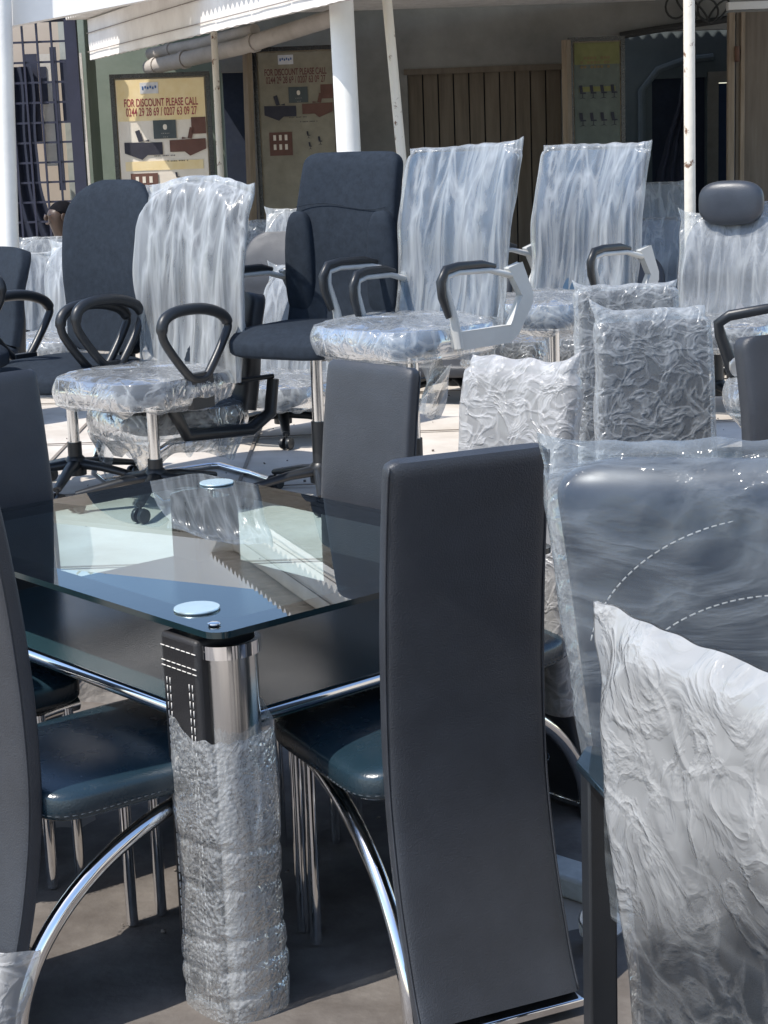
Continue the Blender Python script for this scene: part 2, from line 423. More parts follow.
# ------------------------------------------------------------------ glass dining table
LT, WT = 1.27, .87
tbl = thing('dining_table', 'black and chrome dining table with tinted glass top and bubble wrapped leg', 'dining table', N0)
ang = math.atan2(U.y, U.x); RU = Matrix.Rotation(ang, 3, 'Z')
def uv(u, v, z): return U*u+V*v+Vector((0, 0, z))
def rrect(x0, y0, x1, y1, r, n=8):
    o = []
    for cx, cy, a0 in ((x1-r, y1-r, 0), (x0+r, y1-r, 90), (x0+r, y0+r, 180), (x1-r, y0+r, 270)):
        for i in range(n+1):
            a = R(a0+90*i/n); o.append((cx+r*math.cos(a), cy+r*math.sin(a)))
    return o
fnuv = lambda x, y, z: uv(x, y, z)
top = MB(); ol = rrect(0, 0, WT, LT, .035)
vs = [uv(x, y, .75) for x, y in ol]; top.add(vs, [tuple(range(len(vs)))])
tob = top.build('glass_top', M_glass, tbl, sharp=0)
eg = MB(); n = len(ol)
eg.add([uv(x, y, .75) for x, y in ol]+[uv(x, y, .738) for x, y in ol], [(i, (i+1) % n, n+(i+1) % n, n+i) for i in range(n)])
eg.build('glass_edge', M_edge, tob, sharp=0)
br = MB(); il = rrect(.09, .09, WT-.09, LT-.09, .03); 
br.add([uv(x, y, .7405) for x, y in ol]+[uv(x, y, .7405) for x, y in il], [(i, (i+1) % n, n+(i+1) % n, n+i) for i in range(n)])
br.build('printed_border', M_print, tob, sharp=0)
pil = [(.068, .118), (WT-.068, .118), (.068, LT-.118), (WT-.068, LT-.118)]
for k, (pu, pv) in enumerate(pil):
    near = k == 0
    s = 1 if pv < .5 else -1
    b = MB(); b.box(uv(pu, pv, .365), (.135, .115, .72), RU)
    lg = b.build('leg', mat('black_leatherette', (.017, .016, .017), .5, bump=.15, bscale=300), tbl, bevel=.01, seg=3)
    c = MB()
    def g(u, v):
        a = PI*u; return uv(pu-.052*math.cos(a)+.006, pv-s*(.058+.042*math.sin(a)), .003+.705*v)
    c.grid(g, 28, 1); c.build('chrome_facing', M_steel, lg, sharp=0)
    c = MB()
    def g(u, v):
        a = PI*u; rr = 1.1 if 0 < v < 1 else .9
        return uv(pu-.056*rr*math.cos(a)+.006, pv-s*(.055+.046*rr*math.sin(a)), [.690, .690, .715, .715][int(round(v*3))])
    c.grid(g, 28, 3); c.build('chrome_collar', M_chrome, lg, sharp=30)
    if near:
        st = MB()
        x = pu-.0686
        for vv in (pv-.040, pv-.030, pv+.030, pv+.040):
            stitch(st, [uv(x, vv, .02), uv(x, vv, .655)])
        for zz in (.662, .672, .70):
            stitch(st, [uv(x, pv-.055, zz), uv(x, pv+.055, zz)])
        st.build('stitching', M_stitch, lg, sharp=0)
    dd = MB(); dd.lathe([(.0, .7505), (.042, .7505), (.043, .753), (.042, .755), (.0, .755)], uv(pu+.01, pv+.045*s, 0), 40)
    dd.build('fixing_disc', M_disc, tbl)
    dd = MB(); dd.lathe([(.0, .722), (.032, .722), (.032, .7395), (.0, .7395)], uv(pu+.01, pv+.045*s, 0), 32)
    dd.build('spacer', M_chrome, tbl)
for (cu, cv) in ((.035, .05), (WT-.05, .05), (.04, LT-.06)):
    dd = MB(); dd.cushion(uv(cu, cv, .7535), (.024, .024, .006), .6, 1, 20); dd.build('clip', M_chrome, tbl)
# lower shelf with chrome rim
sh = MB(); so = rrect(.055, .075, WT-.055, LT-.075, .02)
sh.prism(so, .535, .565, fnuv); sho = sh.build('shelf', M_shelf, tbl)
rm = MB(); rm.tube([uv(x, y, .552) for x, y in so], .0135, 10, closed=True); rm.build('rim', M_chrome, sho)
# bubble wrap round the near leg
bw = MB(); pu, pv = pil[0]
def g(u, v):
    a = 2*PI*u; z = .545*(1-v)
    pw = lambda q, e: math.copysign(abs(q)**e, q)
    rx = .083+.003*math.sin(z*18); ry = .089+.003*math.sin(z*18+1)
    band = sum(math.exp(-((z-b-.012*math.cos(a+b*9))/.009)**2) for b in (.33, .25, .155, .10, .05))
    k = 1-.045*band+.05*crinkle(math.cos(a)*.2, z+math.sin(a)*.2, 3)+.008*nz(math.cos(a)*20, math.sin(a)*20, z*150)
    zz = z+(.012*nz(math.cos(a)*3, math.sin(a)*3, 1)+.05*max(0, math.cos(a-.2))**10+.03*max(0, math.cos(a-2.7))**12)*(v < .02)
    return uv(pu+.0+rx*k*pw(math.cos(a), .7), pv-.028+ry*k*pw(math.sin(a), .7), zz)
bw.grid(g, 160, 150, cu=True); bw.build('bubble_wrap', M_bubble, tbl, sharp=0)

# ------------------------------------------------------------------ arched dining chairs
BP = pathfn([(.335, .035), (.30, .12), (.255, .28), (.228, .45), (.225, .62), (.235, .80), (.252, .95), (.268, 1.05)])
DW = .156
def aP(t):
    w = DW*(1.0+.04*(1-t)); k = max(0, (t-.965)/.035); return w-.012*k**2.5
def bP(t): return .021*(1-.35*max(0, (t-.95)/.05)**2)
GRP = 'arched chrome dining chairs round the glass table'
def dining_chair(label, loc, rz, wrap=None, group=GRP, seatm=None):
    t = thing('dining_chair', label, 'dining chair', (loc[0], loc[1], loc[2] if len(loc) > 2 else 0), rz, group)
    b = MB(); panel(b, BP, aP, bP, 60, 56, .22); bo = b.build('backrest', M_leather, t, sharp=50)
    pp = MB()
    for sx in (-1, 1):
        pts = []
        for i in range(41):
            tt = .02+.96*i/40; y, z = BP(tt); pts.append((sx*(aP(tt)-.001), y+.014, z))
        pp.tube(pts, .0022, 6)
    pp.build('piping', M_leather, bo, sharp=0)
    s = MB(); s.cushion((0, -.01, .447), (.42, .46, .072), .42, .30, 56, lambda p: Vector((p.x*(1-.10*p.y/.22*-1*-.5), p.y, p.z+(.012*(1-(p.x/.2)**2) if p.z > 0 else 0))))
    so = s.build('seat', seatm or M_seatl, t, sharp=0)
    st = MB()
    ring = [(.2105*math.copysign(abs(math.cos(2*PI*i/60))**.30, math.cos(2*PI*i/60))*.995, -.01+.2305*math.copysign(abs(math.sin(2*PI*i/60))**.30, math.sin(2*PI*i/60)), .436) for i in range(61)]
    stitch(st, ring, .0012, .008, .006); st.build('stitching', M_stitchd, so, sharp=0)
    for sx in (-1, 1):
        a = MB(); pts = [(sx*.155, -.235+.53*math.sin(PI/2*i/28), .015+.385*math.cos(PI/2*i/28)) for i in range(29)]
        pts = pts+[(sx*.155, .297, .004)]
        a.tube(pts, .0165, 16); a.build('arched_leg', M_chrome, t, sharp=60)
        for yy in (-.205, -.135):
            l = MB(); l.tube([(sx*.165, yy, .40), (sx*.165, yy, .004)], .0125, 14); l.build('leg', M_chrome, t, sharp=60)
    f = MB(); f.box((0, .338, .022), (DW*2.1, .05, .018)); f.build('foot_strip', M_chrome, t, bevel=.004)
    if wrap: wrap(t)
    return t
cA = dining_chair('foreground black leather dining chair with its plain back turned to the viewer', (.038, 3.245), 180+24)
def wrapB(t):
    w = MB(); bag(w, BP, aP, bP, lambda q: aP(q)+.014, .02, .21, over=.0, amp=.016, mode='crinkle', sd=4, ears=(.02, .02), nt=60, ragged=.01, loose=.014)
    w.build('plastic_wrap', M_filmF, t, sharp=0)
cB = dining_chair('black dining chair cut by the left edge, crumpled plastic round its foot', (-.555, 3.21), 129, wrapB)
cB2 = dining_chair('black dining chair mostly outside the frame at the far left of the table', (-.965, 3.66), 131)
cC = dining_chair('black dining chair on the far side of the table with its sunlit front visible', (-.215, 4.06), -49)
cD = dining_chair('black dining chair at the far left end of the table', (-.80, 4.08), 41)
def wrapF(t):
    w = MB(); bag(w, BP, aP, bP, lambda q: aP(q)+.016, .30, 1, over=.03, amp=.014, mode='crinkle', sd=9, ears=(.0, .03), ragged=.02, loose=.010)
    w.build('plastic_wrap', M_filmF, t, sharp=0)
    w = MB(); bag(w, BP, aP, bP, lambda q: aP(q)+.008, .33, .78, over=0, amp=.010, mode='crinkle', sd=12, ears=(0, 0), ragged=.0, loose=.016)
cF = dining_chair('dining chair wrapped in white crinkled plastic, directly behind the foreground black chair', (.125, 3.82), -49, wrapF)

# ------------------------------------------------------------------ more wrapped dining chairs (right, middle distance)
def wrapG(seed, film, over, ears, aw):
    def f(t):
        w = MB(); bag(w, BP, aP, bP, lambda q: aP(q)+aw, .12, 1, over=over, amp=.013, mode='crinkle', sd=seed, ears=ears, ragged=.03, loose=.012)
        w.build('plastic_wrap', film, t, sharp=0)
    return f
pG = onz(652, 322, 1.05)
cG = dining_chair('upright chair in grey crinkled plastic, in front of another wrapped one', (pG.x+.04, pG.y-.24), 8, wrapG(21, M_filmC, .035, (.04, .0), .014), 'wrapped high-backed chairs on the right')
pH = onz(628, 292, 1.05)
cH = dining_chair('wrapped chair with white folded top edge, half hidden behind the grey wrapped one', (pH.x+.02, pH.y-.2), 4, wrapG(27, M_filmC, .02, (.02, .01), .022), 'wrapped high-backed chairs on the right')

# ------------------------------------------------------------------ office chairs
def star_base(t, m=M_plastic, cast=M_plastic, rad=.30, z=.07):
    b = MB()
    for k in range(5):
        a = 2*PI*k/5+.3; dx, dy = math.cos(a), math.sin(a)
        b.tube([(dx*.02, dy*.02, z+.045), (dx*.12, dy*.12, z+.035), (dx*rad, dy*rad, z)], [.030, .024, .017], 10, flat=.7)
    b.lathe([(.0, z+.0), (.04, z), (.042, z+.06), (.03, z+.075), (0, z+.075)])
    bo = b.build('star_base', m, t, sharp=50)
    for k in range(5):
        a = 2*PI*k/5+.3; dx, dy = math.cos(a), math.sin(a); c = MB()
        for s in (-1, 1):
            c.lathe([(0, s*.008), (.026, s*.008), (.028, s*.012), (.026, s*.024), (0, s*.026)], (dx*rad, dy*rad, .029), 20, 'X')
        c.tube([(dx*rad, dy*rad, .03), (dx*rad, dy*rad, z)], .006, 8)
        c.build('caster', cast, bo, sharp=50)
def lift(t, zs, z=.1, low=.17, m=M_steel, rr=.022):
    c = MB(); c.lathe([(0, z), (.028, z), (.028, z+low), (0, z+low)], n=24); c.build('lift_sleeve', M_plastic, t)
    c = MB(); c.lathe([(0, z+low), (rr, z+low), (rr, zs), (0, zs)], n=24); c.build('gas_lift', m, t)
def loop_arm(t, sx, zs=.50, x=.27, sc=1.0):
    # rounded triangle loop in the Y-Z plane
    c = [(-.165, .235), (-.10, .262), (.02, .262), (.115, .235), (.15, .195), (.13, .15), (.06, .055), (.02, .015), (-.02, .012), (-.06, .03), (-.135, .115), (-.175, .18)]
    pts = []
    n = len(c)
    for i in range(n):
        for k in range(6):
            u = k/6; p0, p1, p2, p3 = c[i-1], c[i], c[(i+1) % n], c[(i+2) % n]
            q = [.5*(2*p1[j]+(-p0[j]+p2[j])*u+(2*p0[j]-5*p1[j]+4*p2[j]-p3[j])*u*u+(-p0[j]+3*p1[j]-3*p2[j]+p3[j])*u**3) for j in (0, 1)]
            pts.append(Vector((sx*x, q[0]*sc, zs+q[1]*sc)))
    m = MB(); m.tube(pts, [.021 if p.z > zs+.2*sc else .016 for p in pts], 12, closed=True, flat=1.0, up=(1, 0, 0))
    m.box((sx*(x-.006), 0, zs-.03), (.03, .11, .13))
    m.box((sx*(x-.09), .0, zs-.075), (.19, .06, .018))
    return m.build('armrest', M_plastic, t, bevel=.006)
def pad_arm(t, sx, zs, x=.28, mf=M_wplastic):
    m = MB()
    m.tube([(sx*x, -.07, zs-.05), (sx*x, -.085, zs+.05), (sx*x, -.12, zs+.155), (sx*x, -.115, zs+.195), (sx*x, -.06, zs+.205), (sx*x, .10, zs+.20), (sx*x, .21, zs+.175)], [.019, .014, .010, .010, .009, .010, .012], 10, flat=1.2, up=(1, 0, 0))
    # angular side frame plate (rear, returning to the back)
    pl = [(-.085, -.055), (.19, -.055), (.235, -.03), (.315, .075), (.315, .105), (.26, .215), (.19, .20), (.255, .10), (.19, .005), (-.085, .005)]
    n = len(pl); x0, x1 = sx*x-.012, sx*x+.012
    m.add([(x0, a, zs+b) for a, b in pl]+[(x1, a, zs+b) for a, b in pl], [(i, (i+1) % n, n+(i+1) % n, n+i) for i in range(n)]+[(0, 1, 8, 9), (1, 2, 7, 8), (2, 3, 4, 7), (4, 5, 6, 7), (n+9, n+8, n+1, n), (n+8, n+7, n+2, n+1), (n+7, n+4, n+3, n+2), (n+7, n+6, n+5, n+4)])
    a = m.build('armrest', mf, t, bevel=.003)
    p = MB(); p.tube([(sx*x, -.112, zs+.06), (sx*x, -.142, zs+.13), (sx*x, -.147, zs+.18), (sx*x, -.12, zs+.218), (sx*x, -.06, zs+.226), (sx*x, .06, zs+.224), (sx*x, .13, zs+.212)], [.012, .017, .018, .017, .015, .014, .008], 12, flat=.8, up=(1, 0, 0))
    p.build('arm_pad', M_plastic, a, sharp=60)
def loft_back(t, kind, zs, m):
    H = {'oval': .66, 'exec': .64, 'mesh': .56, 'low': .45}[kind]
    z0 = zs+{'oval': .03, 'exec': -.01, 'mesh': .03, 'low': .02}[kind]
    pth = pathfn([(.215, z0), (.245, z0+H*.25), (.255, z0+H*.5), (.285, z0+H*.75), (.33, z0+H)])
    if kind == 'oval':
        a = lambda q: (.205+.045*math.sin(q*PI*.62))*(1-max(0, (q-.72)/.28)**2.6*.62)*(1-max(0, (.12-q)/.12)**2*.3)
        b = lambda q: .045*(1-max(0, (q-.85)/.15)**2*.6)
    elif kind == 'exec':
        a = lambda q: (.245-.035*q)*(1-max(0, (q-.90)/.10)**3*.16)
        b = lambda q: .05*(1-max(0, (q-.88)/.12)**2*.5)
    elif kind == 'mesh':
        a = lambda q: .25*(1-.08*(1-q)**2)*(1-max(0, (q-.93)/.07)**3*.08)
        b = lambda q: .022
    else:
        a = lambda q: .22*(1-max(0, (q-.7)/.3)**2.6*.4)
        b = lambda q: .04
    bk = MB(); panel(bk, pth, a, b, 50, 56, .5 if kind != 'mesh' else .3, curve=.5)
    o = bk.build('backrest', m, t, sharp=60)
    if kind == 'exec':
        # shoulder wings low on each side and a stitched seam
        for sx in (-1, 1):
            w = MB(); w.cushion((sx*.185, .195, z0+.235), (.13, .07, .40), .6, .6, 30, lambda p: Vector((p.x*(1-.9*max(0, p.z)), p.y, p.z)))
            w.build('side_bolster', m, o, sharp=0)
        s = MB(); s.tube([(-.2+.4*i/20, .22-.5*(-.2+.4*i/20)**2, z0+.45+.012*math.sin(i*.3)) for i in range(21)], .0016, 6); s.build('seam', m, o, sharp=0)
    return o, pth, a, b
def office_chair(label, loc, rz, kind='oval', arms='loop', zs=.50, mback=M_fabric, mseat=None, film=False, fm=None, sd=1., base=True, ears=(.02, .04), flange=(.0, .0), group=None, seat_d=.5, tail=None, name='office_chair', basem=M_plastic, amp=.012, roundtop=0.0, aw=.012, seatfilm_on=True, skew=0, sag=0, low=.17):
    t = thing(name, label, 'office chair', loc, rz, group)
    o, pth, a, b = loft_back(t, kind, zs, mback)
    sp = MB(); sp.tube([(0, .0, zs-.075), (0, .22, zs-.08), (0, .30, zs-.03), (0, .315, zs+.12), (0, .32, zs+.3)], [.03, .032, .03, .026, .02], 12, flat=1.4); sp.build('back_support', M_plastic if arms != 'white' else M_wplastic, t, sharp=60)
    s = MB(); s.cushion((0, -.02, zs-.015), (.50, seat_d, .09), .5, .42, 48, lambda p: Vector((p.x, p.y, p.z-(.03*smooth(.1, .26, -p.y) if p.y < 0 else 0))))
    s.build('seat', mseat or mback, t, sharp=0)
    s = MB(); s.box((0, 0, zs-.075), (.22, .26, .03)); s.build('tilt_mechanism', M_plastic, t, bevel=.006)
    if arms == 'loop':
        for sx in (-1, 1): loop_arm(t, sx, zs)
    elif arms == 'white':
        for sx in (-1, 1): pad_arm(t, sx, zs, .285)
    elif arms == 'grey':
        for sx in (-1, 1): pad_arm(t, sx, zs, .275, M_wplastic)
    if base: star_base(t, basem); lift(t, zs-.08, low=low)
    if film:
        w = MB(); bag(w, pth, a, b, lambda q: max(a(q), a(.6))+aw, .0, 1, over=.03, amp=amp, mode='drape', sd=sd, ears=ears, ragged=.05, loose=.012, curve=.5, flange=flange, roundtop=roundtop, skew=skew, nt=120, sag=sag)
        w.build('plastic_cover', fm or M_filmV, t, sharp=0)
        if seatfilm_on:
            w = MB(); seatfilm(w, (0, -.03, zs-.02), (.54, seat_d+.05, .125), sd=sd+3, tail=tail, amp=.016, skirt=.02); w.build('seat_cover', M_filmS, t, sharp=0)
    return t
OG = 'office chairs displayed on the pavement'
def base_at(px, py, z=PZ): p = onz(px, py, z); return (p.x, p.y, z)

cM = office_chair('uncovered dark fabric high-back office chair at the left with a rounded top', base_at(78, 492), -40, 'oval', 'loop', zs=.50, mback=M_fabric, group=OG, low=.10)
cN = office_chair('office chair with black triangular loop arms wrapped in milky clear plastic, left of centre', base_at(158, 506), -40, 'oval', 'loop', zs=.485, mback=M_fabric, mseat=M_fabric, film=True, fm=M_filmVN, sd=3.3, ears=(.02, .02), flange=(.0, .045), group=OG, amp=.022, roundtop=.05, aw=.015, low=.08)
cP = office_chair('uncovered black executive chair with side bolsters below the thick white column', base_at(322, 500), -33, 'exec', 'grey', zs=.635, mback=M_fabric, group=OG, low=.2)
cQ = office_chair('mesh office chair with pale angular arms in clear plastic, nearest of its pair', base_at(417, 512), -45, 'mesh', 'white', zs=.665, mback=M_mesh, mseat=M_mesh, film=True, sd=7.7, ears=(.0, .015), flange=(0, .02), group=OG, tail=.16, amp=.022, skew=.01)
cR = office_chair('mesh office chair in clear plastic with glaring white top, farther of its pair', base_at(556, 458), -42, 'mesh', 'white', zs=.64, mback=M_mesh, mseat=M_mesh, film=True, sd=11.2, ears=(.0, .012), flange=(0, .02), group=OG, amp=.022, basem=M_plastic, skew=.0)

m = MB()
def g(u, v):
    w_ = .16*(1-.75*v); return Vector((.14+w_*(u-.5)*1.3-.05*v, -.02+.04*math.sin(u*5+v*3), .665-.10-.20*v+.02*math.sin(u*6)))
m.grid(g, 24, 24); m.build('hanging_film', M_filmVN, cQ, sharp=0)

# ------------------------------------------------------------------ black cantilever chair with wrapped seat under the loop arm chair
def sled_chair(label, loc, rz, film=True, zs=.42, sd=1., name='visitor_chair'):
    t = thing(name, label, 'visitor chair', loc, rz)
    pth = pathfn([(.21, zs-.02), (.235, zs+.12), (.25, zs+.28), (.28, zs+.42)])
    a = lambda q: .24*(1-max(0, (q-.85)/.15)**3*.12); b = lambda q: .04
    bk = MB(); panel(bk, pth, a, b, 30, 48, .4, curve=.3); bo = bk.build('backrest', M_leather, t, sharp=60)
    sm = MB()
    for q in (.25, .5, .72):
        y, z = pth(q); sm.tube([(-.2+.4*i/16, y-.043-.3*(-.2+.4*i/16)**2, z) for i in range(17)], .004, 6)
    sm.build('seam', M_leather, bo, sharp=0)
    s = MB(); s.cushion((0, -.03, zs-.03), (.50, .50, .12), .5, .42, 44); s.build('seat', M_leather, t, sharp=0)
    for sx in (-1, 1):
        m = MB(); m.tube([(sx*.285, -.16, zs+.09), (sx*.285, -.155, zs+.02), (sx*.285, -.11, zs-.075), (sx*.285, .16, zs-.085), (sx*.285, .25, zs-.03), (sx*.285, .27, zs+.10)], [.02, .024, .024, .024, .022, .02], 12, flat=1.6, up=(1, 0, 0))
        m.tube([(sx*.285, -.19, zs+.10), (sx*.285, 0, zs+.105), (sx*.285, .27, zs+.11)], .012, 10, flat=.8)
        m.build('armrest', M_plastic, t, sharp=60)
    fr = MB()
    for sx in (-1, 1):
        fr.tube([(sx*.24, .15, zs-.1), (sx*.24, -.15, zs-.1), (sx*.25, -.22, zs-.13), (sx*.26, -.25, zs-.2), (sx*.27, -.26, .05), (sx*.27, -.22, .014), (sx*.27, .25, .014), (sx*.25, .29, .014), (0, .3, .014)], .0125, 12)
    fr.build('frame', M_chrome, t, sharp=60)
    if film:
        w = MB(); seatfilm(w, (0, -.05, zs-.035), (.53, .53, .14), sd=sd, skirt=.1, amp=.02); w.build('seat_cover', M_filmS, t, sharp=0)
    return t
pO = aty(185, 500, 6.35)
cO = sled_chair('low black leather visitor chair with plastic covered seat, under the loop-arm chair', (pO.x-.06, 6.85, PZ), -58, True, .33, 5)

# ------------------------------------------------------------------ near right: executive chair in thin film, white bag chair, small stand
tI = thing('executive_chair', 'large navy leather chair back with curved seams under thin bluish plastic', 'office chair', (.565, 2.52, 0), -14)
pI = pathfn([(.02, .42), (.03, .6), (.03, .8), (.045, .98), (.07, 1.10)])
aI = lambda q: (.235+.10*q)*(1-max(0, (q-.84)/.16)**2.4*.30)
bI = lambda q: .055*(1-max(0, (q-.85)/.15)**2*.6)
b = MB(); panel(b, pI, aI, bI, 60, 64, .5); bo = b.build('backrest', M_leather2, tI, sharp=60)
st = MB()
for rr, zc, w in ((.27, .80, .9), (.235, .715, .9)):
    pts = []
    for i in range(61):
        a = PI*(.03+.94*i/60); x = rr*1.1*math.cos(a)+.03; z = zc+rr*.85*math.sin(a)
        q = min(1, max(0, (z-.42)/.68)); y = pI(q)[0]-bI(q)*(max(0, 1-(abs(x)/(aI(q)))**4)**.25)-.009
        pts.append((x, y, z))
    stitch(st, pts, .0013, .008, .004)
st.build('stitching', M_stitch, bo, sharp=0)
w = MB(); bag(w, pI, aI, bI, lambda q: aI(min(q, .84))+.022, .0, 1, over=.03, amp=.016, mode='crinkle', sd=31, ears=(.02, .0), ragged=.03, loose=.02, nx=130, nt=150, roundtop=.012)
w.build('plastic_cover', M_filmI, tI, sharp=0)
s = MB(); s.cushion((0, .25, .44), (.52, .5, .13), .5, .4, 40); s.build('seat', M_leather2, tI, sharp=0)
sub = bpy.data.objects.new('base_assembly', None); 
star_base(tI); lift(tI, .38)

tJ = thing('wrapped_chair', 'chair back inside a big milky white plastic bag, nearest of the wrapped ones', 'chair', (.374, 1.90, -.05), -64)
pJ = pathfn([(.035, .10), (.03, .35), (.018, .6), (.0, .85), (-.012, 1.02)])
aJ = lambda q: (.150+.07*q)*(1-max(0, (q-.80)/.20)**2.2*.35); bJ = lambda q: .018
b = MB(); panel(b, pJ, aJ, bJ, 50, 56, .4); b.build('backrest', M_fabric, tJ, sharp=60)
for sx in (-1, 1):
    for yy in (-.3, .05):
        l = MB(); l.tube([(sx*.17, yy, .45), (sx*.17, yy, .053)], .014, 12); l.build('leg', M_chrome, tJ)
s = MB(); s.cushion((0, -.13, .46), (.42, .4, .09), .45, .35, 40); s.build('seat', M_leather, tJ, sharp=0)
w = MB(); bag(w, pJ, aJ, bJ, lambda q: .165+.077*q, .0, 1, over=.05, amp=.017, mode='crinkle', sd=41, ears=(.004, .0), ragged=.0, loose=.010, nx=150, nt=170, roundtop=.0)
w.build('plastic_bag', M_filmJ, tJ, sharp=0)

# small black glass topped stand
pK = onz(640, 772, .66)
tK = thing('side_table', 'small black side table with a clipped-corner glass top between the two wrapped chairs', 'side table', (pK.x+.125, pK.y, 0), 12)
m = MB(); m.prism([(-.20, -.10), (-.165, -.15), (.20, -.15), (.2, .15), (-.165, .15), (-.20, .09)], .650, .662); m.build('table_top', mat('dark_glass_plate', (.012, .022, .03), .08, spec=.8), tK, bevel=.002)
for x, y in ((-.155, -.12), (.17, -.12), (-.155, .12), (.17, .12)):
    l = MB(); l.box((x, y, .325), (.045, .04, .648)); l.build('leg', M_plastic, tK, bevel=.004)
m = MB(); m.box((.008, -.13, .62), (.28, .012, .05)); m.box((.008, .13, .62), (.28, .012, .05)); m.build('apron', M_plastic, tK)

# crumpled white paper bowl on the ground
pL = onz(590, 925, .03)
m = MB()
def g(u, v):
    a = 2*PI*u; r = .05*v**.6; return Vector((r*math.cos(a), r*math.sin(a)*.8, .01+.045*v**2+.008*nz(math.cos(a)*2, math.sin(a)*2, v*3)))
m.grid(g, 40, 14, cu=True)
def g2(u, v):
    a = 2*PI*u; r = .048*v**.6; return Vector((r*math.cos(a), r*math.sin(a)*.8, .013+.045*v**2+.008*nz(math.cos(a)*2, math.sin(a)*2, v*3)))
m.grid(g2, 40, 14, cu=True)
o = m.build('paper_plate', mat('white_card', (.78, .77, .74), .7, var=.05), sharp=0); o.location = (pL.x, pL.y, .004); o.rotation_euler = (R(35), R(10), .4)
tag(o, 'crumpled white paper plate on the ground by the side table leg', 'plate')

# ------------------------------------------------------------------ right edge, middle distance
pV = aty(770, 400, 4.6)
tV = thing('leather_chair', 'black leather chair back with white stitched panel cut by the right edge of the photo', 'office chair', (pV.x+.11, 4.6, 0), 24)
pth = pathfn([(.0, .45), (.01, .65), (.02, .85), (.05, 1.04)]); a_ = lambda q: (.19+.015*q)*(1-max(0, (q-.9)/.1)**3*.1)
b = MB(); panel(b, pth, a_, lambda q: .04, 40, 48, .35); bo = b.build('backrest', M_leather, tV, sharp=60)
st = MB(); stitch(st, [(-.13, -.046, .5), (-.15, -.040, .8), (-.15, -.024, .90), (-.11, -.012, .96), (.1, -.012, .97)], .0010, .007, .007); stitch(st, [(-.14, -.044, .67), (.15, -.044, .69)], .0010, .007, .007); st.build('stitching', M_stitch, bo, sharp=0)
s = MB(); s.cushion((0, -.22, .47), (.46, .46, .1), .45, .35, 40); s.build('seat', M_leather, tV, sharp=0)
star_base(tV); lift(tV, .42)
pU = aty(740, 380, 5.6)
tU = thing('office_chair', 'black armed swivel chair partly covered in film behind the black stitched chair', 'office chair', (pU.x+.14, 5.75, 0), -20)
m = MB(); m.tube([(-.13, 0, .78), (-.17, -.02, .90), (-.175, -.03, .94), (-.14, -.03, .965), (-.02, 0, .985), (.12, .03, .985)], [.018, .015, .014, .014, .013, .013], 12, flat=1.3)
ao = m.build('armrest', M_plastic, tU, sharp=60)
m = MB(); m.lathe([(0, 0), (.032, 0), (.036, -.008), (.03, -.018), (.012, -.02), (0, -.014)], (-.10, -.045, .80), 24, 'Y'); m.build('tilt_knob', mat('dull_aluminium', (.55, .54, .52), .3, metal=.8), ao)
m = MB(); m.tube([(-.14, 0, .79), (-.10, 0, .79), (.05, 0, .79)], .035, 12); m.build('armrest_bracket', M_plastic, tU)
m = MB(); m.tube([(.02, .06, .80), (.10, .10, 1.12)], .014, 12); m.build('chrome_bar', M_chrome, tU)
s = MB(); s.cushion((.12, .05, .72), (.5, .5, .11), .45, .4, 40); s.build('seat', M_leather, tU, sharp=0)
w = MB(); seatfilm(w, (.12, .05, .715), (.53, .53, .125), sd=8, skirt=.05, amp=.018); w.build('seat_cover', M_filmS, tU, sharp=0)
m = MB(); m.lathe([(0, .05), (.03, .05), (.03, .68), (0, .68)], (.12, .05, 0), 24); m.build('pedestal', M_steel, tU)
m = MB(); m.lathe([(0, 0), (.27, 0), (.27, .012), (.05, .04), (0, .04)], (.12, .05, 0), 48); m.build('round_base', M_chrome, tU)
# low dark glass table with a blue edge
pT = onz(735, 425, .6)
tT = thing('low_glass_table', 'low dark glass table with a blue edge, under the armed swivel chair', 'table', (pT.x+.1, 5.35, 0), -4)
m = MB(); m.box((0, 0, .56), (.8, .42, .012)); m.build('table_top', mat('dark_smoked_glass', (.03, .04, .045), .08, spec=.7), tT)
m = MB(); m.box((0, -.214, .556), (.8, .006, .028)); m.build('blue_edging', mat('blue_edge_strip', (.03, .16, .33), .3), tT)
m = MB(); m.lathe([(0, .566), (.028, .566), (.028, .572), (0, .572)], (-.06, -.08, 0), 28); m.build('fixing_disc', M_disc, tT)
for x in (-.35, -.05, .35): l = MB(); l.tube([(x, -.16, .553), (x, -.16, .003)], .014, 10); l.build('leg', M_chrome, tT)

# headrest chair + its film
pS = aty(720, 235, 8.2)
cS = office_chair('chair with a bare grey leather headrest rising out of its plastic cover', (pS.x, 8.25, PZ), -25, 'low', None, zs=.40, mback=M_grey, mseat=M_fabric, film=True, fm=M_filmV, sd=17, ears=(.03, .02), group=OG, aw=.03, amp=.02)
m = MB(); m.cushion((0, .25, .95), (.31, .11, .21), .70, .70, 40); m.build('headrest', mat('grey_leather', (.035, .042, .055), .4, bump=.1, bscale=200), cS, sharp=0)
m = MB(); m.tube([(0, .29, .9), (0, .30, 1.0)], .018, 10); m.build('headrest_post', M_plastic, cS)

